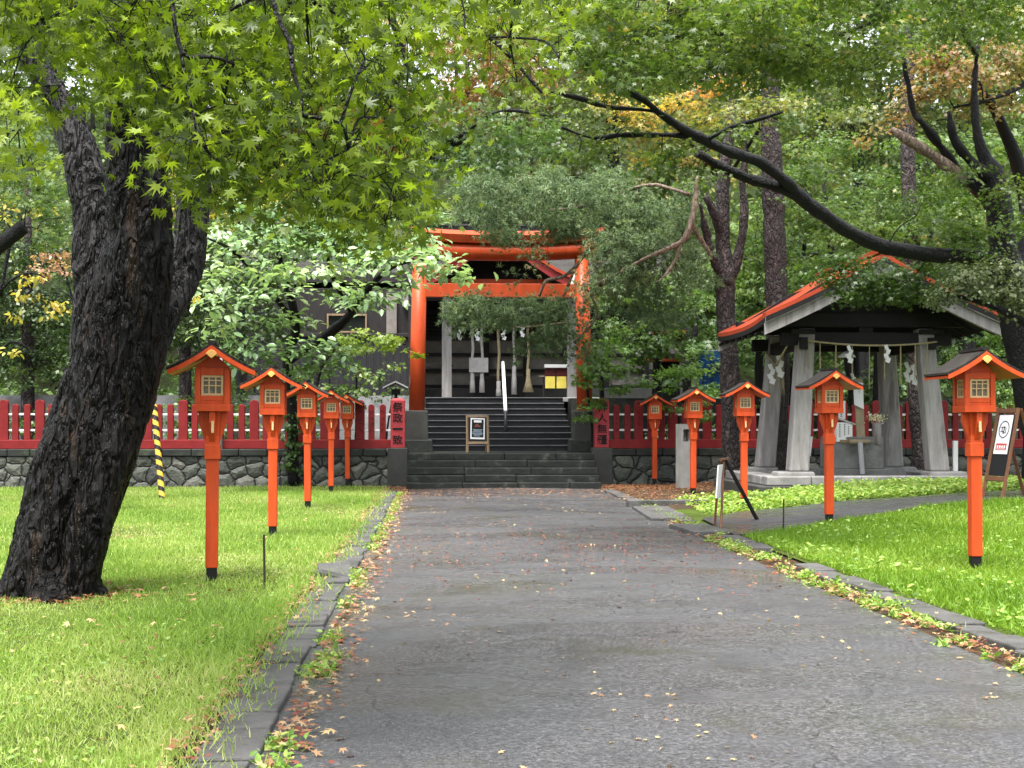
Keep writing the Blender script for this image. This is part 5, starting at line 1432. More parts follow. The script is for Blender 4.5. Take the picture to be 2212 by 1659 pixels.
# ---------------------------------------------------------------- right maple with the long limb
def right_maple():
    r = tree('spreading_maple_tree', 'dark trunked maple at the right edge with a long limb sweeping left', 'tree', W(2290, 1100, 24.5))
    r.location.z = 0
    T0 = 24.5
    stems = [[(2300, 1120, 62, T0), (2272, 1000, 50, T0), (2240, 860, 46, T0), (2212, 740, 42, T0), (2188, 640, 36, T0), (2170, 560, 33, T0), (2162, 470, 27, T0), (2150, 390, 22, T0), (2128, 340, 15, T0), (2112, 290, 11, T0), (2104, 220, 8, T0), (2110, 100, 6, T0)],
             [(2185, 600, 24, T0 + .1), (2210, 520, 20, T0 + .3), (2230, 400, 16, T0 + .5), (2240, 200, 12, T0 + .6)],
             [(2150, 390, 18, T0), (2095, 345, 12, T0 - .1), (2062, 300, 9, T0 - .2), (2050, 240, 7, T0 - .3)],
             [(2140, 440, 18, T0 + .2), (2075, 372, 11, T0 + .1), (2030, 315, 10, T0), (1990, 262, 9, T0 - .2), (1972, 236, 6, T0 - .2), (1950, 120, 5, T0 - .4)]]
    LB = [[(2180, 575, 22.4, T0 - .1), (2110, 556, 17.2, T0 - .2), (2000, 549, 15.9, 24), (1900, 530, 15.9, 23.4), (1820, 492, 15.5, 22.8), (1762, 452, 15.5, 22.3), (1722, 420, 15.5, 22), (1690, 386, 12.9, 21.6), (1640, 350, 12.0, 21.2), (1570, 325, 11.2, 20.6), (1500, 292, 10.3, 20), (1440, 255, 8.6, 19.4), (1390, 216, 7.7, 19), (1362, 200, 7.3, 18.8), (1330, 172, 3.4, 18.5)],
          [(1740, 432, 12.9, 22.1), (1690, 408, 12.0, 21.8), (1620, 386, 11.2, 21.6), (1560, 362, 9.9, 21.2), (1522, 340, 9.5, 21), (1506, 331, 8.6, 20.9)],
          [(1500, 294, 6.0, 20), (1430, 292, 5.2, 19.6), (1340, 292, 4.3, 19.2), (1290, 299, 5.2, 19), (1252, 290, 4.3, 18.8), (1214, 275, 2.6, 18.6)],
          [(1420, 240, 5.2, 19.3), (1310, 230, 5.2, 18.6), (1255, 214, 5.6, 18.3), (1190, 198, 2.6, 18)],
          [(1525, 302, 5.2, 20.2), (1590, 272, 4.3, 20), (1640, 258, 3.4, 19.8), (1690, 242, 2.1, 19.6)],
          [(1376, 205, 5.2, 19), (1400, 180, 4.3, 18.9), (1425, 150, 3.4, 18.8), (1440, 80, 2.6, 18.6)]]
    mb = MB(); ls = limb_mesh(mb, stems, 14, 6)
    o = mb.build('trunk', BK['limb'], None, smooth=True); wobble(o, .045, 3.0); put(o, r)
    mb = MB(); ll = limb_mesh(mb, LB, 12, 6)
    o = mb.build('limb', BK['limb'], None, smooth=True); wobble(o, .022, 4.5); put(o, r)
    dead = MB(); limb_mesh(dead, [[(2085, 388, 11, T0 + .1), (2040, 352, 12, T0), (1990, 320, 10.5, T0 - .1), (1945, 292, 10, T0 - .2), (1925, 280, 6, T0 - .2)]], 12, 6)
    o = dead.build('broken_limb', BK['dead'], None, smooth=True); wobble(o, .03, 4); put(o, r)
    # upper branches seen against the leaves
    UB = [[(1460, -60, 7, 17), (1448, 0, 6, 17), (1444, 60, 5.5, 17), (1441, 100, 4, 17)],
          [(1500, 10, 6, 17), (1470, 35, 6, 17), (1447, 65, 5, 17)],
          [(1380, 40, 3.5, 16.5), (1410, 55, 4, 16.6), (1452, 78, 4.5, 16.8), (1500, 66, 5, 17), (1556, 74, 5, 17.2), (1590, 100, 4, 17.4), (1620, 110, 3, 17.5)],
          [(1590, 20, 6, 17.5), (1620, 55, 7, 17.5), (1668, 88, 8, 17.6), (1705, 100, 8, 17.7), (1738, 93, 7, 17.8), (1760, 105, 5, 18)],
          [(1806, 78, 6, 18), (1850, 62, 5, 17.8), (1906, 36, 4, 17.6)],
          [(1736, 100, 5, 18), (1800, 120, 4, 18), (1870, 150, 3, 18)],
          [(1200, -10, 8, 17), (1228, 60, 7, 17.2), (1240, 90, 6, 17.3), (1255, 120, 5, 17.4), (1300, 180, 5, 17.8)],
          [(2110, 120, 6, T0), (2000, -60, 12, 21), (1800, -140, 12, 18.5), (1600, -120, 10, 17.5), (1460, -60, 7, 17), (1200, -40, 6, 16.5)]]
    mb = MB(); lu = limb_mesh(mb, UB, 8, 5)
    put(mb.build('upper_limb', BK['limb'], None, smooth=True), r)
    ul = [1215, 1260, 1300, 1400, 1480, 1560, 1640, 1720, 1800, 1860, 1905, 1960]
    vl = [120, 150, 190, 210, 160, 190, 180, 215, 225, 235, 150, 60]
    low = lambda u: float(np.interp(u, ul, vl))
    sp = fill(135, (1225, 1930), lambda u: (-60, low(u) - 8), (15, 19.5), (.42, .17, .5), 130, (.15, 1))
    sp += [(1395, 155, 17, 70, 35, .5, 200), (1310, 120, 17, 80, 40, .5, 200), (1330, 60, 16.5, 90, 40, .5, 220), (1640, 150, 17.5, 110, 30, .5, 260, (0, .6)), (1540, 140, 17.5, 90, 25, .5, 220, (0, .6))]
    # dark layers before the pavilion gable and the leaves along the long limb
    sp += [(u, v, d, ru, rv2, .55, n, (0, .5)) for u, v, d, ru, rv2, n in ((1790, 590, 25, 60, 20, 360), (1850, 610, 25, 70, 22, 520), (1930, 605, 24.8, 80, 26, 620), (1960, 640, 24.6, 60, 16, 420), (1890, 640, 24.9, 60, 16, 420), (1840, 645, 25, 40, 12, 160), (1990, 620, 24.7, 50, 22, 360), (1810, 565, 25, 60, 18, 300), (1760, 600, 25, 40, 14, 160), (1880, 575, 25, 60, 16, 260), (1980, 590, 24.6, 50, 26, 240), (1745, 575, 25.2, 30, 10, 60))]
    sp += [(u, v, d, 55, 16, .5, 110, (.1, .8)) for u, v, d in ((1350, 275, 19), (1290, 320, 19), (1430, 330, 19.6), (1420, 370, 20), (1500, 390, 20.5), (1250, 330, 18.6), (1600, 300, 20.2), (1680, 260, 20))]
    sp += fill(60, (1900, 2240), lambda u: (-140, 85), (19, 24), (.55, .25, .6), 130, (.1, .9))
    sp += fill(10, (1940, 2230), lambda u: (410, 540), (22.5, 24), (.5, .2, .5), 120, (0, .7))
    sp += [(u, v, 24, 50, 20, .5, 150) for u, v in ((2100, 375), (2160, 430), (2070, 450), (2200, 480), (2190, 400), (2120, 490), (2050, 500))]
    a, cen = crown(sp, MAPLE5, .062, up=1.0, rnd=.5, out=.4, droop=.5, twig=.38, flat=.4, tint=(.1, .92))
    V, T, C = merge(a); put(tris_mesh('crown', V, T, C, LM['maple']), r)
    mb = MB(); twigs(mb, ls + ll + lu, cen, .012, 4)
    put(mb.build('twigs', BK['limb'], None, smooth=True), r)
    # round dull foliage mound in front of its trunk
    q = tree('round_leaved_tree', 'dull green round leaved bough mounding before the right maple trunk', 'tree', W(2290, 1090, 22.8)); q.location.z = 0
    st = [[(2330, 1130, 20, 22.6), (2320, 900, 17, 22.6), (2280, 740, 13, 22.5), (2200, 690, 9, 22.4), (2140, 660, 7, 22.4), (2070, 640, 4, 22.3)]]
    mb = MB(); l3 = limb_mesh(mb, st, 8, 5); put(mb.build('trunk', BK['limb'], None, smooth=True), q)
    sp = [(u, v, 22.5, ru, rv2, .5, n) for u, v, ru, rv2, n in ((2080, 600, 60, 26, 420), (2140, 585, 70, 24, 480), (2060, 635, 50, 24, 340), (2110, 632, 60, 18, 260), (2170, 640, 50, 36, 420), (2205, 610, 50, 40, 420), (2200, 670, 30, 22, 240), (2030, 640, 26, 16, 120))]
    a, cen = crown(sp, TRI3, .060, up=1.0, rnd=.5, out=.9, droop=.5, twig=.3, flat=.7, tint=(.1, .95))
    V, T, C = merge(a); put(tris_mesh('crown', V, T, C, LM['dull']), q)
    mb = MB(); twigs(mb, l3, cen, .012, 4); put(mb.build('twigs', BK['limb'], None, smooth=True), q)
right_maple()

# ---------------------------------------------------------------- generic trees
def simple_tree(name, label, cat, base, stems, sprays, lm, tmpl, size, bark, group=None, tw=.02, k=None, **kw):
    r = tree(name, label, cat, base, group)
    mb = MB(); ls = limb_mesh(mb, stems, 10, 5)
    o = mb.build('trunk', bark, None, smooth=True); wobble(o, .02, 3.0, len(label)); put(o, r)
    if k: kw['k'] = k
    a, cen = crown(sprays, tmpl, size, **kw)
    V, T, C = merge(a); put(tris_mesh('crown', V, T, C, lm), r)
    mb = MB(); twigs(mb, ls, cen, tw, 4)
    put(mb.build('twigs', bark, None, smooth=True), r)
    return r

def stem_to(u, vtop, d, zb, w=8, lean=0):
    vb = HV - (zb - EYE) * F / d
    return [(u, vb + 6, w, d), (u + lean * .3, vb * .7 + vtop * .3, w * .85, d), (u + lean * .7, vb * .35 + vtop * .65, w * .65, d), (u + lean, vtop, w * .35, d)]
# pale broad leaved tree left of the torii, with an ivy clad trunk
def base(u, v, z=0):
    p = G(u, v); p.z = z; return p
b = base(634, 1050)
pt = simple_tree('pale_leaved_tree', 'pale green broad leaved tree spreading before the dark hall left of the torii', 'tree', b,
    [[(634, 1052, 13, 34.6), (632, 950, 12, 34.6), (628, 850, 12, 34.4), (622, 770, 11, 34), (640, 700, 10, 33.4), (620, 620, 8, 33), (600, 540, 6, 32.6)],
     [(690, 735, 11, 34), (722, 712, 11, 33.6), (760, 676, 9, 33), (800, 620, 7, 32), (860, 570, 5, 31), (960, 560, 3, 30)],
     [(622, 780, 9, 34), (690, 735, 10, 34)],
     [(640, 700, 7, 33.4), (560, 600, 5, 32), (500, 540, 4, 31), (450, 515, 3, 30)],
     [(760, 676, 6, 33), (720, 600, 5, 32), (700, 520, 4, 31.5)]],
    [(u, v, d, ru, rv2, .8, n, t) for u, v, d, ru, rv2, n, t in (
        (480, 555, 31, 60, 18, 70, (.3, 1)), (560, 540, 31, 80, 22, 110, (.3, .95)), (650, 530, 31, 90, 24, 130, (.2, .95)), (740, 520, 31.5, 90, 30, 110, (.1, .8)), (820, 540, 31, 80, 28, 110, (.2, .9)),
        (470, 600, 30.5, 45, 18, 60, (.4, .95)), (560, 590, 30.5, 90, 22, 120, (.4, .95)), (660, 585, 30, 90, 22, 130, (.4, 1)), (760, 590, 30.5, 80, 22, 110, (.3, .95)), (870, 570, 30, 80, 22, 110, (.4, .95)), (960, 575, 29.5, 70, 16, 100, (.5, 1)), (1015, 590, 29.3, 40, 14, 55, (.5, 1)),
        (500, 640, 30, 70, 18, 80, (.4, .95)), (600, 645, 30, 80, 18, 95, (.4, .95)), (710, 640, 30, 90, 20, 120, (.4, .95)), (800, 655, 30, 60, 20, 75, (.3, .9)), (850, 620, 30, 50, 20, 60, (.4, .9)),
        (480, 690, 30, 55, 16, 55, (.4, .95)), (560, 700, 30, 60, 18, 55, (.2, .8)), (640, 695, 30.5, 50, 16, 50, (.2, .9)), (460, 655, 30, 35, 12, 30, (.4, .95)),
        (480, 505, 31.5, 60, 20, 190, (.1, .8)), (570, 505, 32, 80, 24, 280, (.1, .7)), (660, 505, 32, 90, 26, 300, (.1, .7)), (750, 500, 32, 90, 26, 300, (.1, .7)), (840, 505, 31.5, 80, 26, 260, (.1, .8)), (900, 525, 31, 60, 24, 190, (.2, .9)), (560, 455, 32.5, 90, 22, 200, (0, .5)), (650, 460, 32.5, 90, 22, 240, (0, .5)), (760, 455, 32.5, 90, 22, 240, (0, .5)), (850, 450, 32.5, 70, 20, 160, (0, .5)), (700, 530, 32, 80, 22, 200, (.1, .7)), (800, 560, 31.5, 60, 22, 130, (.2, .8)), (900, 470, 32, 50, 16, 70, (.1, .6)), (930, 545, 30, 40, 16, 60, (.3, .9)), (470, 720, 30, 40, 12, 30, (.4, .9)), (560, 750, 30.5, 70, 20, 90, (.1, .7)), (640, 755, 30, 90, 20, 110, (.2, .8)), (700, 770, 30.5, 70, 24, 110, (0, .5)), (580, 790, 30.5, 60, 16, 60, (.1, .7)), (660, 800, 31, 60, 18, 70, (0, .5)), (520, 770, 30, 50, 14, 40, (.3, .9)))],
    LM['pale'], OVAL, .185, BK['limb'], tw=.016, up=1.1, rnd=.35, out=.25, droop=.7, twig=.42, flat=.35)
arr = []
for i in range(9):
    c = np.array(W(634 - i * .4, 1045 - i * 24, 34.5)); P, N, D, S_, T, K = spray(rv_, c, (.2, .2, .2), 90, .085, k=5, up=.2, rnd=.5, out=1.2)
    arr.append(leaves_arrays(P, N, D, S_, TRI3, T))
put(tris_mesh('ivy', *merge(arr), LM['ivy']), pt)

# yellow green maple spray hanging before the dark boards
simple_tree('young_maple_tree', 'small yellow green maple hanging before the dark boards left of the torii', 'tree', base(700, 1046.5),
    [[(668, 1046, 6, 35.2), (672, 900, 6, 36.4), (700, 780, 5, 36.6), (780, 725, 4, 36.0), (880, 745, 2, 35.4)]],
    [(740, 735, 36, 50, 14, .5, 150), (800, 728, 35.8, 60, 16, .5, 220), (850, 742, 35.4, 40, 16, .5, 150), (895, 765, 35, 20, 14, .3, 70), (700, 745, 36.2, 40, 18, .5, 100), (770, 755, 36, 40, 10, .4, 90)],
    leaf_mat('yellow_green_leaf', [(0, (.07, .13, .015)), (.5, (.16, .24, .025)), (1, (.28, .34, .05))], .45), MAPLE5, .085, BK['limb'], tw=.01, up=.9, rnd=.5, droop=.7)

simple_tree('shrub', 'loose green shrub before the dark boards, behind the farthest left lanterns', 'shrub', base(790, 1046, .82),
    [stem_to(770, 800, 37.6, .82, 4), stem_to(830, 830, 37.6, .82, 3, 20), stem_to(730, 800, 37.8, .82, 3, -20)],
    [(u, v, 37.4, 34, 20, .5, n) for u, v, n in ((700, 800, 90), (740, 770, 110), (780, 800, 130), (820, 820, 110), (850, 850, 70), (760, 840, 130), (800, 860, 110), (720, 850, 110), (690, 840, 80), (840, 790, 50), (660, 860, 90), (770, 740, 60))],
    LM['mid'], TRI3, .10, BK['limb'], tw=.01, up=.9, rnd=.6, droop=.6, tint=(.1, 1))
# ---------------------------------------------------------------- pines
d1 = 32.3
pa_ = tree('pine_tree', 'forked pine with dark scaly trunk, left of the pavilion', 'tree', base(1586, 1062))
stems = [[(1588, 1075, 25, d1), (1584, 1000, 22, d1), (1578, 900, 20.5, d1), (1575, 780, 20, d1), (1568, 690, 19.5, d1), (1566, 610, 22, d1), (1562, 540, 16.5, d1), (1560, 470, 16, d1), (1562, 400, 14, d1), (1570, 330, 12, d1), (1582, 230, 9, d1), (1585, 60, 6, d1)],
         [(1570, 610, 16, d1 - .1), (1590, 570, 12, d1 - .2), (1603, 510, 9.5, d1 - .3), (1609, 450, 8.5, d1 - .3), (1604, 395, 8, d1 - .3), (1612, 320, 6, d1 - .4), (1600, 220, 4, d1 - .5)],
         [(1562, 600, 14, d1), (1545, 565, 9, d1 - .2), (1530, 520, 8, d1 - .3), (1518, 470, 6, d1 - .5), (1512, 440, 4, d1 - .6)],
         [(1560, 510, 11, d1), (1540, 455, 9, d1 - .3), (1525, 425, 6, d1 - .4)]]
mb = MB(); lpn = limb_mesh(mb, stems, 14, 6); o = mb.build('trunk', BK['pine'], None, smooth=True); wobble(o, .035, 3.2); put(o, pa_)
pl_ = [[(1545, 570, 6, d1 - .2), (1522, 530, 5, d1 - .4), (1500, 495, 5, d1 - .6), (1490, 470, 4, d1 - .8)],
       [(1506, 380, 4.5, d1 - .8), (1501, 440, 6, d1 - .9), (1490, 490, 6, d1 - 1), (1475, 520, 6, d1 - 1), (1440, 538, 5, d1 - 1), (1390, 560, 4, d1 - .8), (1345, 585, 3, d1 - .5), (1290, 612, 3, d1 - .2), (1262, 612, 2, d1)],
       [(1470, 525, 4, d1 - 1), (1460, 560, 3.5, d1 - 1), (1440, 590, 3, d1 - 1), (1420, 610, 2, d1 - 1)],
       [(1440, 545, 4, d1), (1345, 492, 4.5, d1 + 1), (1310, 518, 5, d1 + 1.4), (1270, 540, 4.5, d1 + 1.8), (1245, 575, 4, d1 + 2), (1215, 598, 4, d1 + 2.2), (1180, 607, 3.6, d1 + 2.3), (1165, 640, 3, d1 + 2.4)],
       [(1490, 420, 4, d1 - .4), (1400, 400, 4, d1 + .6), (1280, 440, 4, d1 + 1.4), (1180, 455, 3.5, d1 + 2), (1110, 440, 3, d1 + 2.2), (1060, 425, 2, d1 + 2.4)],
       [(1245, 575, 3, d1 + 2), (1200, 660, 3, d1 + 2.6), (1100, 690, 2.5, d1 + 2.6), (1010, 680, 2, d1 + 2.4)],
       [(1262, 612, 2.4, d1 + .2), (1290, 680, 2.4, d1 + 1), (1240, 740, 2, d1 + 2)]]
mb = MB(); lq = limb_mesh(mb, pl_, 8, 6); o = mb.build('branch', BK['dead'], None, smooth=True); wobble(o, .02, 5); put(o, pa_)
sp = []
def nd_(u0, u1, v0, v1, n, d0, d1_, nl, t=(0, .75)):
    for _ in range(n): sp.append((rv_.uniform(u0, u1), rv_.uniform(v0, v1), rv_.uniform(d0, d1_), rv_.uniform(28, 55), rv_.uniform(16, 30), .45, nl, t))
nd_(1000, 1510, 370, 480, 60, 32, 35, 80)
nd_(1290, 1520, 470, 620, 48, 31.5, 34.5, 80)
nd_(1050, 1240, 455, 510, 16, 33.5, 35.2, 60)
nd_(1000, 1250, 650, 705, 19, 33.5, 35, 66)
nd_(960, 1080, 640, 700, 7, 33.5, 35, 50)
nd_(1240, 1380, 540, 640, 9, 32.5, 34, 34, (.6, 1))
nd_(1100, 1220, 470, 600, 6, 33.5, 35, 16, (.3, 1))
nd_(1150, 1280, 690, 760, 11, 34, 35.2, 60, (0, .6))
nd_(1290, 1480, 630, 700, 12, 32.5, 35, 55, (0, .7))
a, cen = crown(sp, NEEDLE, .15, up=.4, rnd=.9, out=.5, droop=.1, twig=.33, flat=.8, k=5)
put(tris_mesh('crown', *merge(a), LM['needle']), pa_)
mb = MB(); twigs(mb, lpn[2:] + lq, cen, .012, 4); put(mb.build('twigs', BK['pine'], None, smooth=True), pa_)

def pine(label, st, sprays, bu, bd):
    p = W(bu, HV, bd); p.z = 0
    r = tree('pine_tree', label, 'tree', p)
    mb = MB(); ls = limb_mesh(mb, [st], 14, 6); o = mb.build('trunk', BK['pine'], None, smooth=True); wobble(o, .05, 2.6, bu); put(o, r)
    a, cen = crown(sprays, NEEDLE, .16, up=.4, rnd=.9, out=.5, droop=.1, twig=.45, flat=.8, k=4)
    put(tris_mesh('crown', *merge(a), LM['needle']), r)
    mb = MB(); twigs(mb, ls, cen, .02, 4); put(mb.build('twigs', BK['pine'], None, smooth=True), r)
dB = 32.2
pine('tall straight pine whose trunk rises behind the left end of the pavilion roof', [(1684, 1075, 30, dB), (1682, 950, 25, dB), (1680, 800, 23, dB), (1678, 650, 24, dB), (1674, 540, 24.5, dB), (1670, 430, 23, dB), (1666, 330, 22, dB), (1663, 230, 20, dB), (1660, 100, 17, dB), (1665, -80, 12, dB)],
     [(1640, 90, 32, 80, 30, .8, 60), (1700, 40, 32.6, 90, 30, .8, 60), (1600, 20, 33, 80, 30, .8, 60), (1720, 120, 33, 60, 20, .8, 40)], 1683, dB)
dC = 32.6
pine('pine trunk standing between the right posts of the pavilion', [(1996, 1070, 30, dC), (1992, 980, 24, dC), (1984, 860, 21, dC), (1979, 760, 20, dC), (1974, 640, 19, dC), (1968, 480, 17, dC), (1960, 300, 15, dC), (1965, 60, 11, dC)],
     [(1940, 80, 33, 80, 30, .8, 60), (2000, 20, 33, 90, 30, .8, 60), (1900, 30, 33.5, 70, 25, .8, 50)], 1994, dC)

# ---------------------------------------------------------------- shrubs and trees behind the fence, right side
RS = .82
def bz(u, d, z): 
    p = W(u, HV, d); p.z = z; return p
simple_tree('maple_shrub', 'leafy maple shrub growing over the right torii leg', 'shrub', bz(1300, 35.8, RS), [stem_to(1300, 760, 35.8, RS, 7), stem_to(1285, 800, 35.6, RS, 5, -20)],
    [(1270, 760, 35.4, 40, 22, .5, 150, (0, .7)), (1290, 800, 35, 50, 24, .5, 200), (1340, 790, 35.4, 40, 22, .5, 150), (1260, 820, 34.8, 30, 16, .4, 90), (1320, 830, 35, 40, 18, .5, 130), (1280, 870, 34.9, 36, 20, .4, 110), (1262, 895, 34.8, 26, 16, .3, 70), (1340, 750, 36, 40, 20, .5, 120, (0, .6)), (1250, 735, 35.5, 30, 14, .4, 80, (0, .6)), (1360, 830, 35.6, 30, 24, .5, 110, (0, .5))],
    LM['shrub'], MAPLE5, .095, BK['limb'], tw=.012, up=1, rnd=.45, droop=.7)
simple_tree('maple_shrub', 'low bright green maple mounding over the fence left of the pine trunk', 'shrub', bz(1465, 36.3, RS), [stem_to(1465, 800, 36.3, RS, 6), stem_to(1500, 810, 36.2, RS, 5, 20)],
    [(1430, 808, 35.6, 40, 14, .5, 150), (1475, 795, 35.6, 50, 16, .6, 240), (1520, 805, 35.8, 40, 16, .5, 170), (1400, 830, 35.4, 30, 12, .4, 80), (1450, 838, 35.6, 40, 16, .5, 120, (0, .5)), (1520, 840, 35.2, 36, 16, .5, 130), (1500, 870, 34.8, 40, 14, .4, 130), (1445, 885, 34.8, 30, 18, .4, 110), (1535, 900, 34.6, 24, 18, .4, 90), (1415, 865, 35, 20, 14, .3, 50, (0, .5))],
    LM['shrub'], MAPLE5, .075, BK['limb'], tw=.012, up=1, rnd=.4, droop=.6)
simple_tree('broadleaf_tree', 'dark leafy tree filling the gap between torii and forked pine', 'tree', bz(1420, 40, 2.2), [stem_to(1420, 620, 40, 2.2, 12), stem_to(1480, 640, 40, 2.2, 9, 30)],
    fill(40, (1300, 1570), lambda u: (560, 800), (37.5, 42), (.7, .35, .7), 170), LM['mid'], MAPLE5, .11, BK['limb'], tw=.02, up=1, rnd=.5, droop=.7, tint=(0, .85))
simple_tree('broadleaf_tree', 'bright green tree behind the left side of the pavilion roof', 'tree', bz(1640, 38, .82), [stem_to(1640, 560, 38, .82, 12), stem_to(1700, 500, 38, .82, 10, 40)],
    fill(44, (1590, 1800), lambda u: (460, 760), (35.5, 40), (.7, .33, .7), 170), LM['mid'], MAPLE5, .10, BK['limb'], tw=.02, up=1, rnd=.5, droop=.7, tint=(.15, 1))
simple_tree('broadleaf_tree', 'large soft green maple spreading above the pavilion roof', 'tree', bz(1900, 36, .82), [stem_to(1900, 420, 36, .82, 16), stem_to(1960, 380, 36, .82, 12, 60), stem_to(1860, 400, 36, .82, 12, -80)],
    fill(80, (1690, 2170), lambda u: (300, 560), (32, 37.5), (.8, .24, .8), 240), LM['mid'], MAPLE5, .08, BK['limb'], tw=.02, up=1, rnd=.45, droop=.5, tint=(.2, 1))
simple_tree('shrub', 'bright green bush right of the pavilion, behind the brown sign', 'shrub', bz(2170, 36.0, .82), [stem_to(2170, 790, 36.0, .82, 7), stem_to(2140, 800, 36.0, .82, 5, -15)],
    [(u, v, 35, 40, 24, .5, 210) for u, v in ((2140, 690, ), (2190, 720), (2160, 770), (2200, 800), (2150, 830), (2190, 850), (2130, 740), (2215, 760), (2160, 872), (2110, 690), (2080, 760), (2060, 800))],
    LM['shrub'], TRI3, .085, BK['limb'], tw=.012, up=1, rnd=.6, droop=.5, tint=(.15, 1))
simple_tree('broadleaf_tree', 'dark tree standing behind the pavilion between its posts', 'tree', bz(1850, 38, .82), [stem_to(1850, 700, 38, .82, 12), stem_to(1910, 720, 38, .82, 9, 30)],
    fill(40, (1700, 2130), lambda u: (660, 880), (36.8, 41), (.7, .35, .7), 160), LM['dark'], MAPLE5, .10, BK['limb'], tw=.02, up=1, rnd=.5, droop=.7, tint=(0, .95))

# autumn coloured crowns
simple_tree('turning_maple_tree', 'maple with reddish tan turning leaves at the top right corner', 'tree', bz(2230, 27, 0), [[(2235, 1090, 30, 27), (2240, 700, 24, 27), (2215, 420, 18, 27), (2160, 260, 12, 26.6), (2110, 180, 8, 26)], [(2215, 420, 12, 27), (2240, 200, 10, 27), (2220, 20, 6, 27)], [(2250, 150, 7, 26), (2212, 182, 6, 26), (2140, 215, 4.5, 25.6), (2060, 232, 3, 25.4)]],
    [(u, v, d, ru, rv2, .7, n) for u, v, d, ru, rv2, n in ((2060, 130, 25, 70, 32, 420), (2110, 170, 25.4, 70, 30, 420), (2030, 180, 25, 60, 28, 340), (2150, 110, 26, 60, 40, 320), (2190, 150, 26, 50, 50, 320), (2180, 60, 26.6, 60, 50, 240), (2120, 225, 25.6, 60, 24, 240), (1990, 215, 25, 50, 26, 240), (1940, 250, 25.4, 40, 20, 140), (2185, 230, 26, 40, 40, 200), (2010, 120, 25.2, 50, 24, 220), (1900, 290, 25.6, 40, 16, 100))],
    LM['autumn'], TRI3, .085, BK['limb'], tw=.016, up=1, rnd=.55, out=.6, droop=.5, tint=(.05, .95))
simple_tree('turning_maple_tree', 'maple with yellow and orange leaves above the forked pine', 'tree', bz(1586, 36.5, .82), [[(1586, 1040, 12, 36.5), (1574, 800, 11, 36.3), (1566, 520, 9, 36), (1560, 400, 8, 34), (1480, 300, 6, 32), (1430, 250, 4, 30)], [(1560, 400, 5, 34), (1640, 280, 4, 31)], [(1480, 300, 4, 32), (1340, 260, 3, 30)]],
    [(u, v, d, ru, rv2, .8, n, t) for u, v, d, ru, rv2, n, t in ((1330, 235, 30, 60, 24, 260, (.2, .9)), (1400, 250, 30, 70, 28, 360, (.2, .8)), (1470, 225, 30.5, 60, 26, 280, (.2, .9)), (1360, 290, 30, 60, 18, 220, (.1, .8)), (1550, 190, 30.5, 60, 24, 240, (.2, 1)), (1600, 170, 31, 60, 26, 220, (.3, 1)), (1460, 300, 30, 60, 20, 200, (0, .6)), (1540, 260, 30, 70, 26, 300, (0, .6)), (1640, 240, 30.5, 70, 30, 300, (0, .5)), (1740, 230, 31, 80, 30, 320, (0, .5)), (1420, 330, 30, 70, 14, 150, (0, .7)), (1830, 250, 31, 70, 26, 260, (0, .5)), (1500, 350, 30.5, 60, 14, 140, (0, .8)))],
    leaf_mat('orange_yellow_leaf', [(0, (.06, .11, .03)), (.35, (.17, .20, .05)), (.6, (.40, .30, .06)), (.85, (.45, .20, .06)), (1, (.40, .13, .07))], .45), MAPLE5, .085, BK['limb'], tw=.014, up=1, rnd=.5, droop=.6)
simple_tree('broadleaf_tree', 'dark green maple bough above the torii', 'tree', bz(215, 24, 0), [[(1020, 300, 4, 22.5), (960, 320, 5, 22.8), (925, 336, 6, 23)], [(820, 172, 7, 23), (855, 208, 8, 23), (893, 283, 7, 23), (925, 336, 6, 23), (955, 346, 4, 23), (1010, 338, 3, 22.6)], [(925, 336, 5, 23), (1000, 290, 4, 22.5), (1080, 240, 3, 22), (1180, 250, 2, 22)], [(800, 40, 9, 23), (822, 175, 8, 23)], [(215, 1112, 30, 24), (235, 900, 26, 24), (290, 600, 24, 24), (300, 300, 22, 24), (360, 0, 18, 24), (560, -120, 14, 23.6), (720, -90, 11, 23.2), (800, 40, 9, 23)]],
    [(u, v, d, ru, rv2, .6, n) for u, v, d, ru, rv2, n in ((960, 300, 22.6, 70, 26, 240), (1030, 330, 22.4, 80, 26, 280), (1100, 300, 22.2, 70, 26, 260), (1150, 330, 22, 60, 24, 220), (1000, 360, 22.6, 70, 18, 180), (1080, 370, 22.4, 60, 16, 150), (1180, 280, 22, 50, 24, 180), (1060, 250, 22.4, 80, 24, 260), (950, 240, 22.6, 60, 24, 200), (1210, 340, 22, 40, 20, 120), (930, 370, 22.8, 50, 16, 120))],
    LM['mid'], MAPLE5, .06, BK['limb'], tw=.012, up=1, rnd=.5, droop=.6, tint=(0, .7))

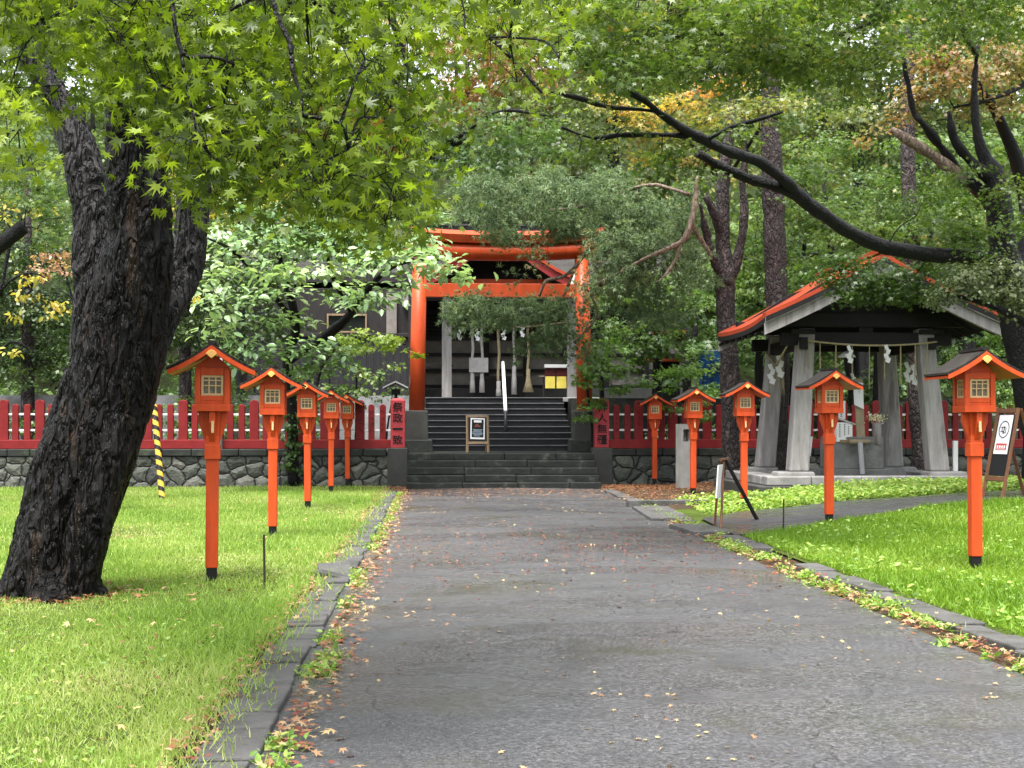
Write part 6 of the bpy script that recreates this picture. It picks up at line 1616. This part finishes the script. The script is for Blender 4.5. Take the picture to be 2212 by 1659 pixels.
# ---------------------------------------------------------------- left side behind the big maple
simple_tree('conifer_tree', 'dark hedge like conifer behind the fence at the far left', 'tree', bz(60, 38.5, .82), [stem_to(60, 380, 38.5, .82, 16)],
    fill(70, (-80, 210), lambda u: (460, 880), (36.4, 39.5), (.6, .3, .6), 190), LM['dark'], TRI3, .10, BK['pine'], tw=.02, up=.8, rnd=.6, droop=.5, tint=(0, .95))
simple_tree('conifer_tree', 'dark conifer directly behind the leaning maple and the biggest lantern', 'tree', bz(400, 39, .82), [stem_to(400, 420, 39, .82, 16)],
    fill(60, (330, 620), lambda u: (520, 800), (37.5, 41), (.6, .3, .6), 180), LM['dark'], TRI3, .10, BK['pine'], tw=.02, up=.8, rnd=.6, droop=.5, tint=(0, .9))
simple_tree('broadleaf_tree', 'green tree showing left of the leaning maple trunk', 'tree', bz(-60, 26, 0), [[(-160, 1096, 24, 26), (-150, 800, 22, 26), (-90, 620, 20, 26), (-20, 545, 19, 26), (30, 505, 17, 26), (52, 490, 15, 26)], [(-150, 800, 18, 26), (-130, 500, 14, 26), (-40, 300, 8, 26)]],
    [(u, v, d, ru, rv2, .6, n) for u, v, d, ru, rv2, n in ((40, 330, 26, 70, 36, 260), (110, 400, 26, 60, 36, 260), (60, 440, 26, 60, 30, 220), (130, 470, 26, 50, 36, 220), (20, 400, 26, 50, 36, 200), (110, 520, 26, 40, 26, 150), (150, 330, 26.5, 40, 36, 160), (40, 270, 26, 60, 30, 160))],
    LM['mid'], MAPLE5, .075, BK['limb'], tw=.014, up=.8, rnd=.6, droop=.7, tint=(.2, 1))
simple_tree('yellow_leaved_tree', 'slender tree with sparse yellow leaves at the left edge', 'tree', bz(-20, 28, 0), [[(-40, 1080, 5, 28), (-34, 800, 4, 28), (-6, 640, 3, 28), (70, 590, 2, 28), (150, 640, 1, 28)], [(-30, 800, 4, 28), (20, 740, 3, 28), (60, 750, 1.5, 28)], [(0, 640, 4, 28), (30, 500, 3, 28), (80, 440, 2, 28)]],
    [(60, 635, 28, 30, 16, .3, 26), (100, 650, 28, 26, 12, .3, 22), (130, 660, 28, 22, 12, .3, 20), (40, 690, 28, 24, 10, .3, 14), (30, 770, 28, 26, 12, .3, 18), (60, 610, 28, 40, 16, .3, 30), (115, 680, 28, 20, 10, .3, 8), (20, 450, 28, 40, 30, .4, 50, (.1, .8)), (90, 460, 28, 40, 20, .4, 30, (.1, .7)), (420, 640, 28, 10, 12, .2, 8)],
    LM['yellow'], OVAL, .12, BK['limb'], tw=.008, up=.5, rnd=.6, droop=1.2, tint=(.35, .95))
simple_tree('turning_maple_tree', 'small maple with pinkish leaves left of the leaning trunk', 'tree', bz(190, 30, 0), [[(190, 1072, 4, 30), (180, 800, 3.5, 30), (150, 620, 2.5, 30), (116, 545, 1.5, 30)]],
    [(110, 555, 30, 34, 20, .4, 130), (90, 585, 30, 26, 14, .4, 70), (135, 580, 30, 22, 16, .4, 60)], leaf_mat('pinkish_leaf', [(0, (.16, .10, .05)), (.5, (.36, .20, .13)), (1, (.50, .34, .22))], .4), OVAL, .095, BK['limb'], tw=.008, up=.9, rnd=.5)

# ---------------------------------------------------------------- trees on the slope behind the shrine, and the far wood
for lab, u, d, v0, v1, du, lm, nl, tint in (
        ('tall green tree on the slope behind the left of the torii', 640, 58, 60, 470, 170, 'woods', 60, (.15, .75)),
        ('yellowing tree on the slope seen through the near maple leaves', 520, 54, 300, 480, 130, 'yellow', 34, (.1, .9)),
        ('pinkish turning tree on the slope high above the torii', 1010, 60, 10, 260, 150, 'autumn', 46, (.2, 1)),
        ('grey green tree on the slope above the torii', 1150, 56, 200, 470, 150, 'dull', 52, (.1, .9)),
        ('pale orange tree on the slope behind the middle boughs', 1330, 62, -40, 180, 150, 'autumn', 44, (.1, .95)),
        ('bluish green tree on the slope right of the tall pine', 1860, 58, 0, 330, 150, 'dull', 50, (.3, 1)),
        ('mid green tree on the slope at the far right', 2090, 60, 60, 460, 150, 'woods', 54, (.1, .7)),
        ('dark tree on the slope at the upper left', 200, 56, -20, 420, 200, 'woods', 60, (0, .6))):
    zb = 1.4 + max(0, d - 58) * .36
    simple_tree('slope_tree', lab, 'tree', bz(u, d, zb - .6), [stem_to(u, (v0 + v1) / 2, d, zb - .6, 12), stem_to(u + 20, v0 + 20, d, zb - .6, 8, -50)],
        fill(nl, (u - du, u + du), lambda q: (v0, v1), (d - 2.5, d + 2.5), (1.1, .55, 1.0), 100), LM[lm], RHOMB, .20, BK['limb'], tw=.03, up=.9, rnd=.6, droop=.5, tint=tint)
arr = []
for i in range(560):
    u = rv_.uniform(-500, 2700); d = rv_.uniform(62, 84); v = rv_.uniform(-420, 620)
    c = np.array(W(u, v, d)); t0 = rv_.choice([0, .1, .2, .3, .55], p=[.25, .25, .2, .18, .12])
    P, N, D, S_, T, K = spray(rv_, c, (2.2, 2.0, 1.3), 150, .34, k=8, up=.8, rnd=.6, droop=.4, tint=(t0, t0 + .45), flat=.6)
    arr.append(leaves_arrays(P, N, D, S_, RHOMB, T))
for i in range(170):
    u = rv_.uniform(1050, 2350); d = rv_.uniform(58, 72); v = rv_.uniform(-80, 330)
    t0 = rv_.choice([.05, .2, .3, .5], p=[.3, .35, .25, .1])
    P, N, D, S_, T, K = spray(rv_, np.array(W(u, v, d)), (2.2, 2.0, 1.2), 150, .30, k=8, up=.8, rnd=.6, droop=.4, tint=(t0, t0 + .45), flat=.6)
    arr.append(leaves_arrays(P, N, D, S_, RHOMB, T))
o = tris_mesh('forest', *merge(arr), LM['woods']); tag(o, 'far mixed green and reddish wood on the slope behind the shrine', 'wood', kind='stuff')
arr = []
for i in range(150):
    s = rv_.uniform(-17, 20)
    if -3 < s < 6: continue
    t = rv_.uniform(36.0, 37.6); z = .82 + abs(rv_.normal()) * .5
    P, N, D, S_, T, K = spray(rv_, np.array(S(s, t, z + .1)), (.5, .4, .4), 60, .10, k=4, up=.8, rnd=.6, droop=.4, tint=(0, .8))
    arr.append(leaves_arrays(P, N, D, S_, TRI3, T))
for i in range(26):
    s = rv_.uniform(-6.6, -2.4); t = rv_.uniform(38.6, 39.6); z = 1.0 + abs(rv_.normal()) * .9
    P, N, D, S_, T, K = spray(rv_, np.array(S(s, t, z + .4)), (.5, .3, .4), 50, .12, k=4, up=.8, rnd=.6, droop=.4, tint=(.2, 1))
    arr.append(leaves_arrays(P, N, D, S_, TRI3, T))
for i in range(330):
    x = rv_.uniform(-42, 42); y = rv_.uniform(53, 84)
    z = 1.4 + max(0, (y - 58)) * .36 + 2.2 * math.sin(x * .07 + 1) * min(1, (y - 52) / 40) + .8
    P, N, D, S_, T, K = spray(rv_, np.array((x, y, z)), (2.2, 1.5, .9), 130, .26, k=7, up=.9, rnd=.6, droop=.4, tint=(0, .7))
    arr.append(leaves_arrays(P, N, D, S_, RHOMB, T))
o = tris_mesh('undergrowth', *merge(arr), LM['mid']); tag(o, 'mixed dark undergrowth behind the red fences and up the slope', 'undergrowth', kind='stuff')
# ---------------------------------------------------------------- light, sky, camera
ELEV, ROT = math.radians(72), math.radians(200)
w = bpy.data.worlds.new('World'); SC.world = w; w.use_nodes = True
nt = w.node_tree
for n in list(nt.nodes): nt.nodes.remove(n)
sky = nd(nt, 'ShaderNodeTexSky', sky_type='NISHITA', sun_disc=False, sun_elevation=ELEV, sun_rotation=ROT, air_density=1.0, dust_density=4.0, ozone_density=1.0)
hs = nd(nt, 'ShaderNodeHueSaturation', i_Saturation=.28)
bg = nd(nt, 'ShaderNodeBackground', i_Strength=.115)
ow = nd(nt, 'ShaderNodeOutputWorld')
nt.links.new(sky.outputs[0], hs.inputs['Color']); nt.links.new(hs.outputs[0], bg.inputs[0]); nt.links.new(bg.outputs[0], ow.inputs[0])
su = bpy.data.lights.new('sun', 'SUN'); su.energy = 2.2; su.angle = math.radians(25); su.color = (1, .97, .93)
so_ = bpy.data.objects.new('sun', su); COL.objects.link(so_)
dv = Vector((math.sin(ROT) * math.cos(ELEV), math.cos(ROT) * math.cos(ELEV), math.sin(ELEV)))
so_.rotation_euler = dv.to_track_quat('Z', 'Y').to_euler()
cam = bpy.data.cameras.new('camera'); cam.sensor_width = 36; cam.lens = 36 * F / 2212; cam.shift_y = (HV - 829.5) / 2212
cam.clip_start = .1; cam.clip_end = 900
co_ = bpy.data.objects.new('camera', cam); COL.objects.link(co_)
co_.location = (0, 0, EYE); co_.rotation_euler = (PI / 2, 0, 0)
SC.camera = co_
vs = SC.view_settings
vs.view_transform = 'Standard'; vs.look = 'None'; vs.gamma = 1; vs.use_curve_mapping = False; vs.exposure = 2.2
SC.cycles.max_bounces = 8; SC.cycles.transparent_max_bounces = 4; SC.cycles.use_denoising = True
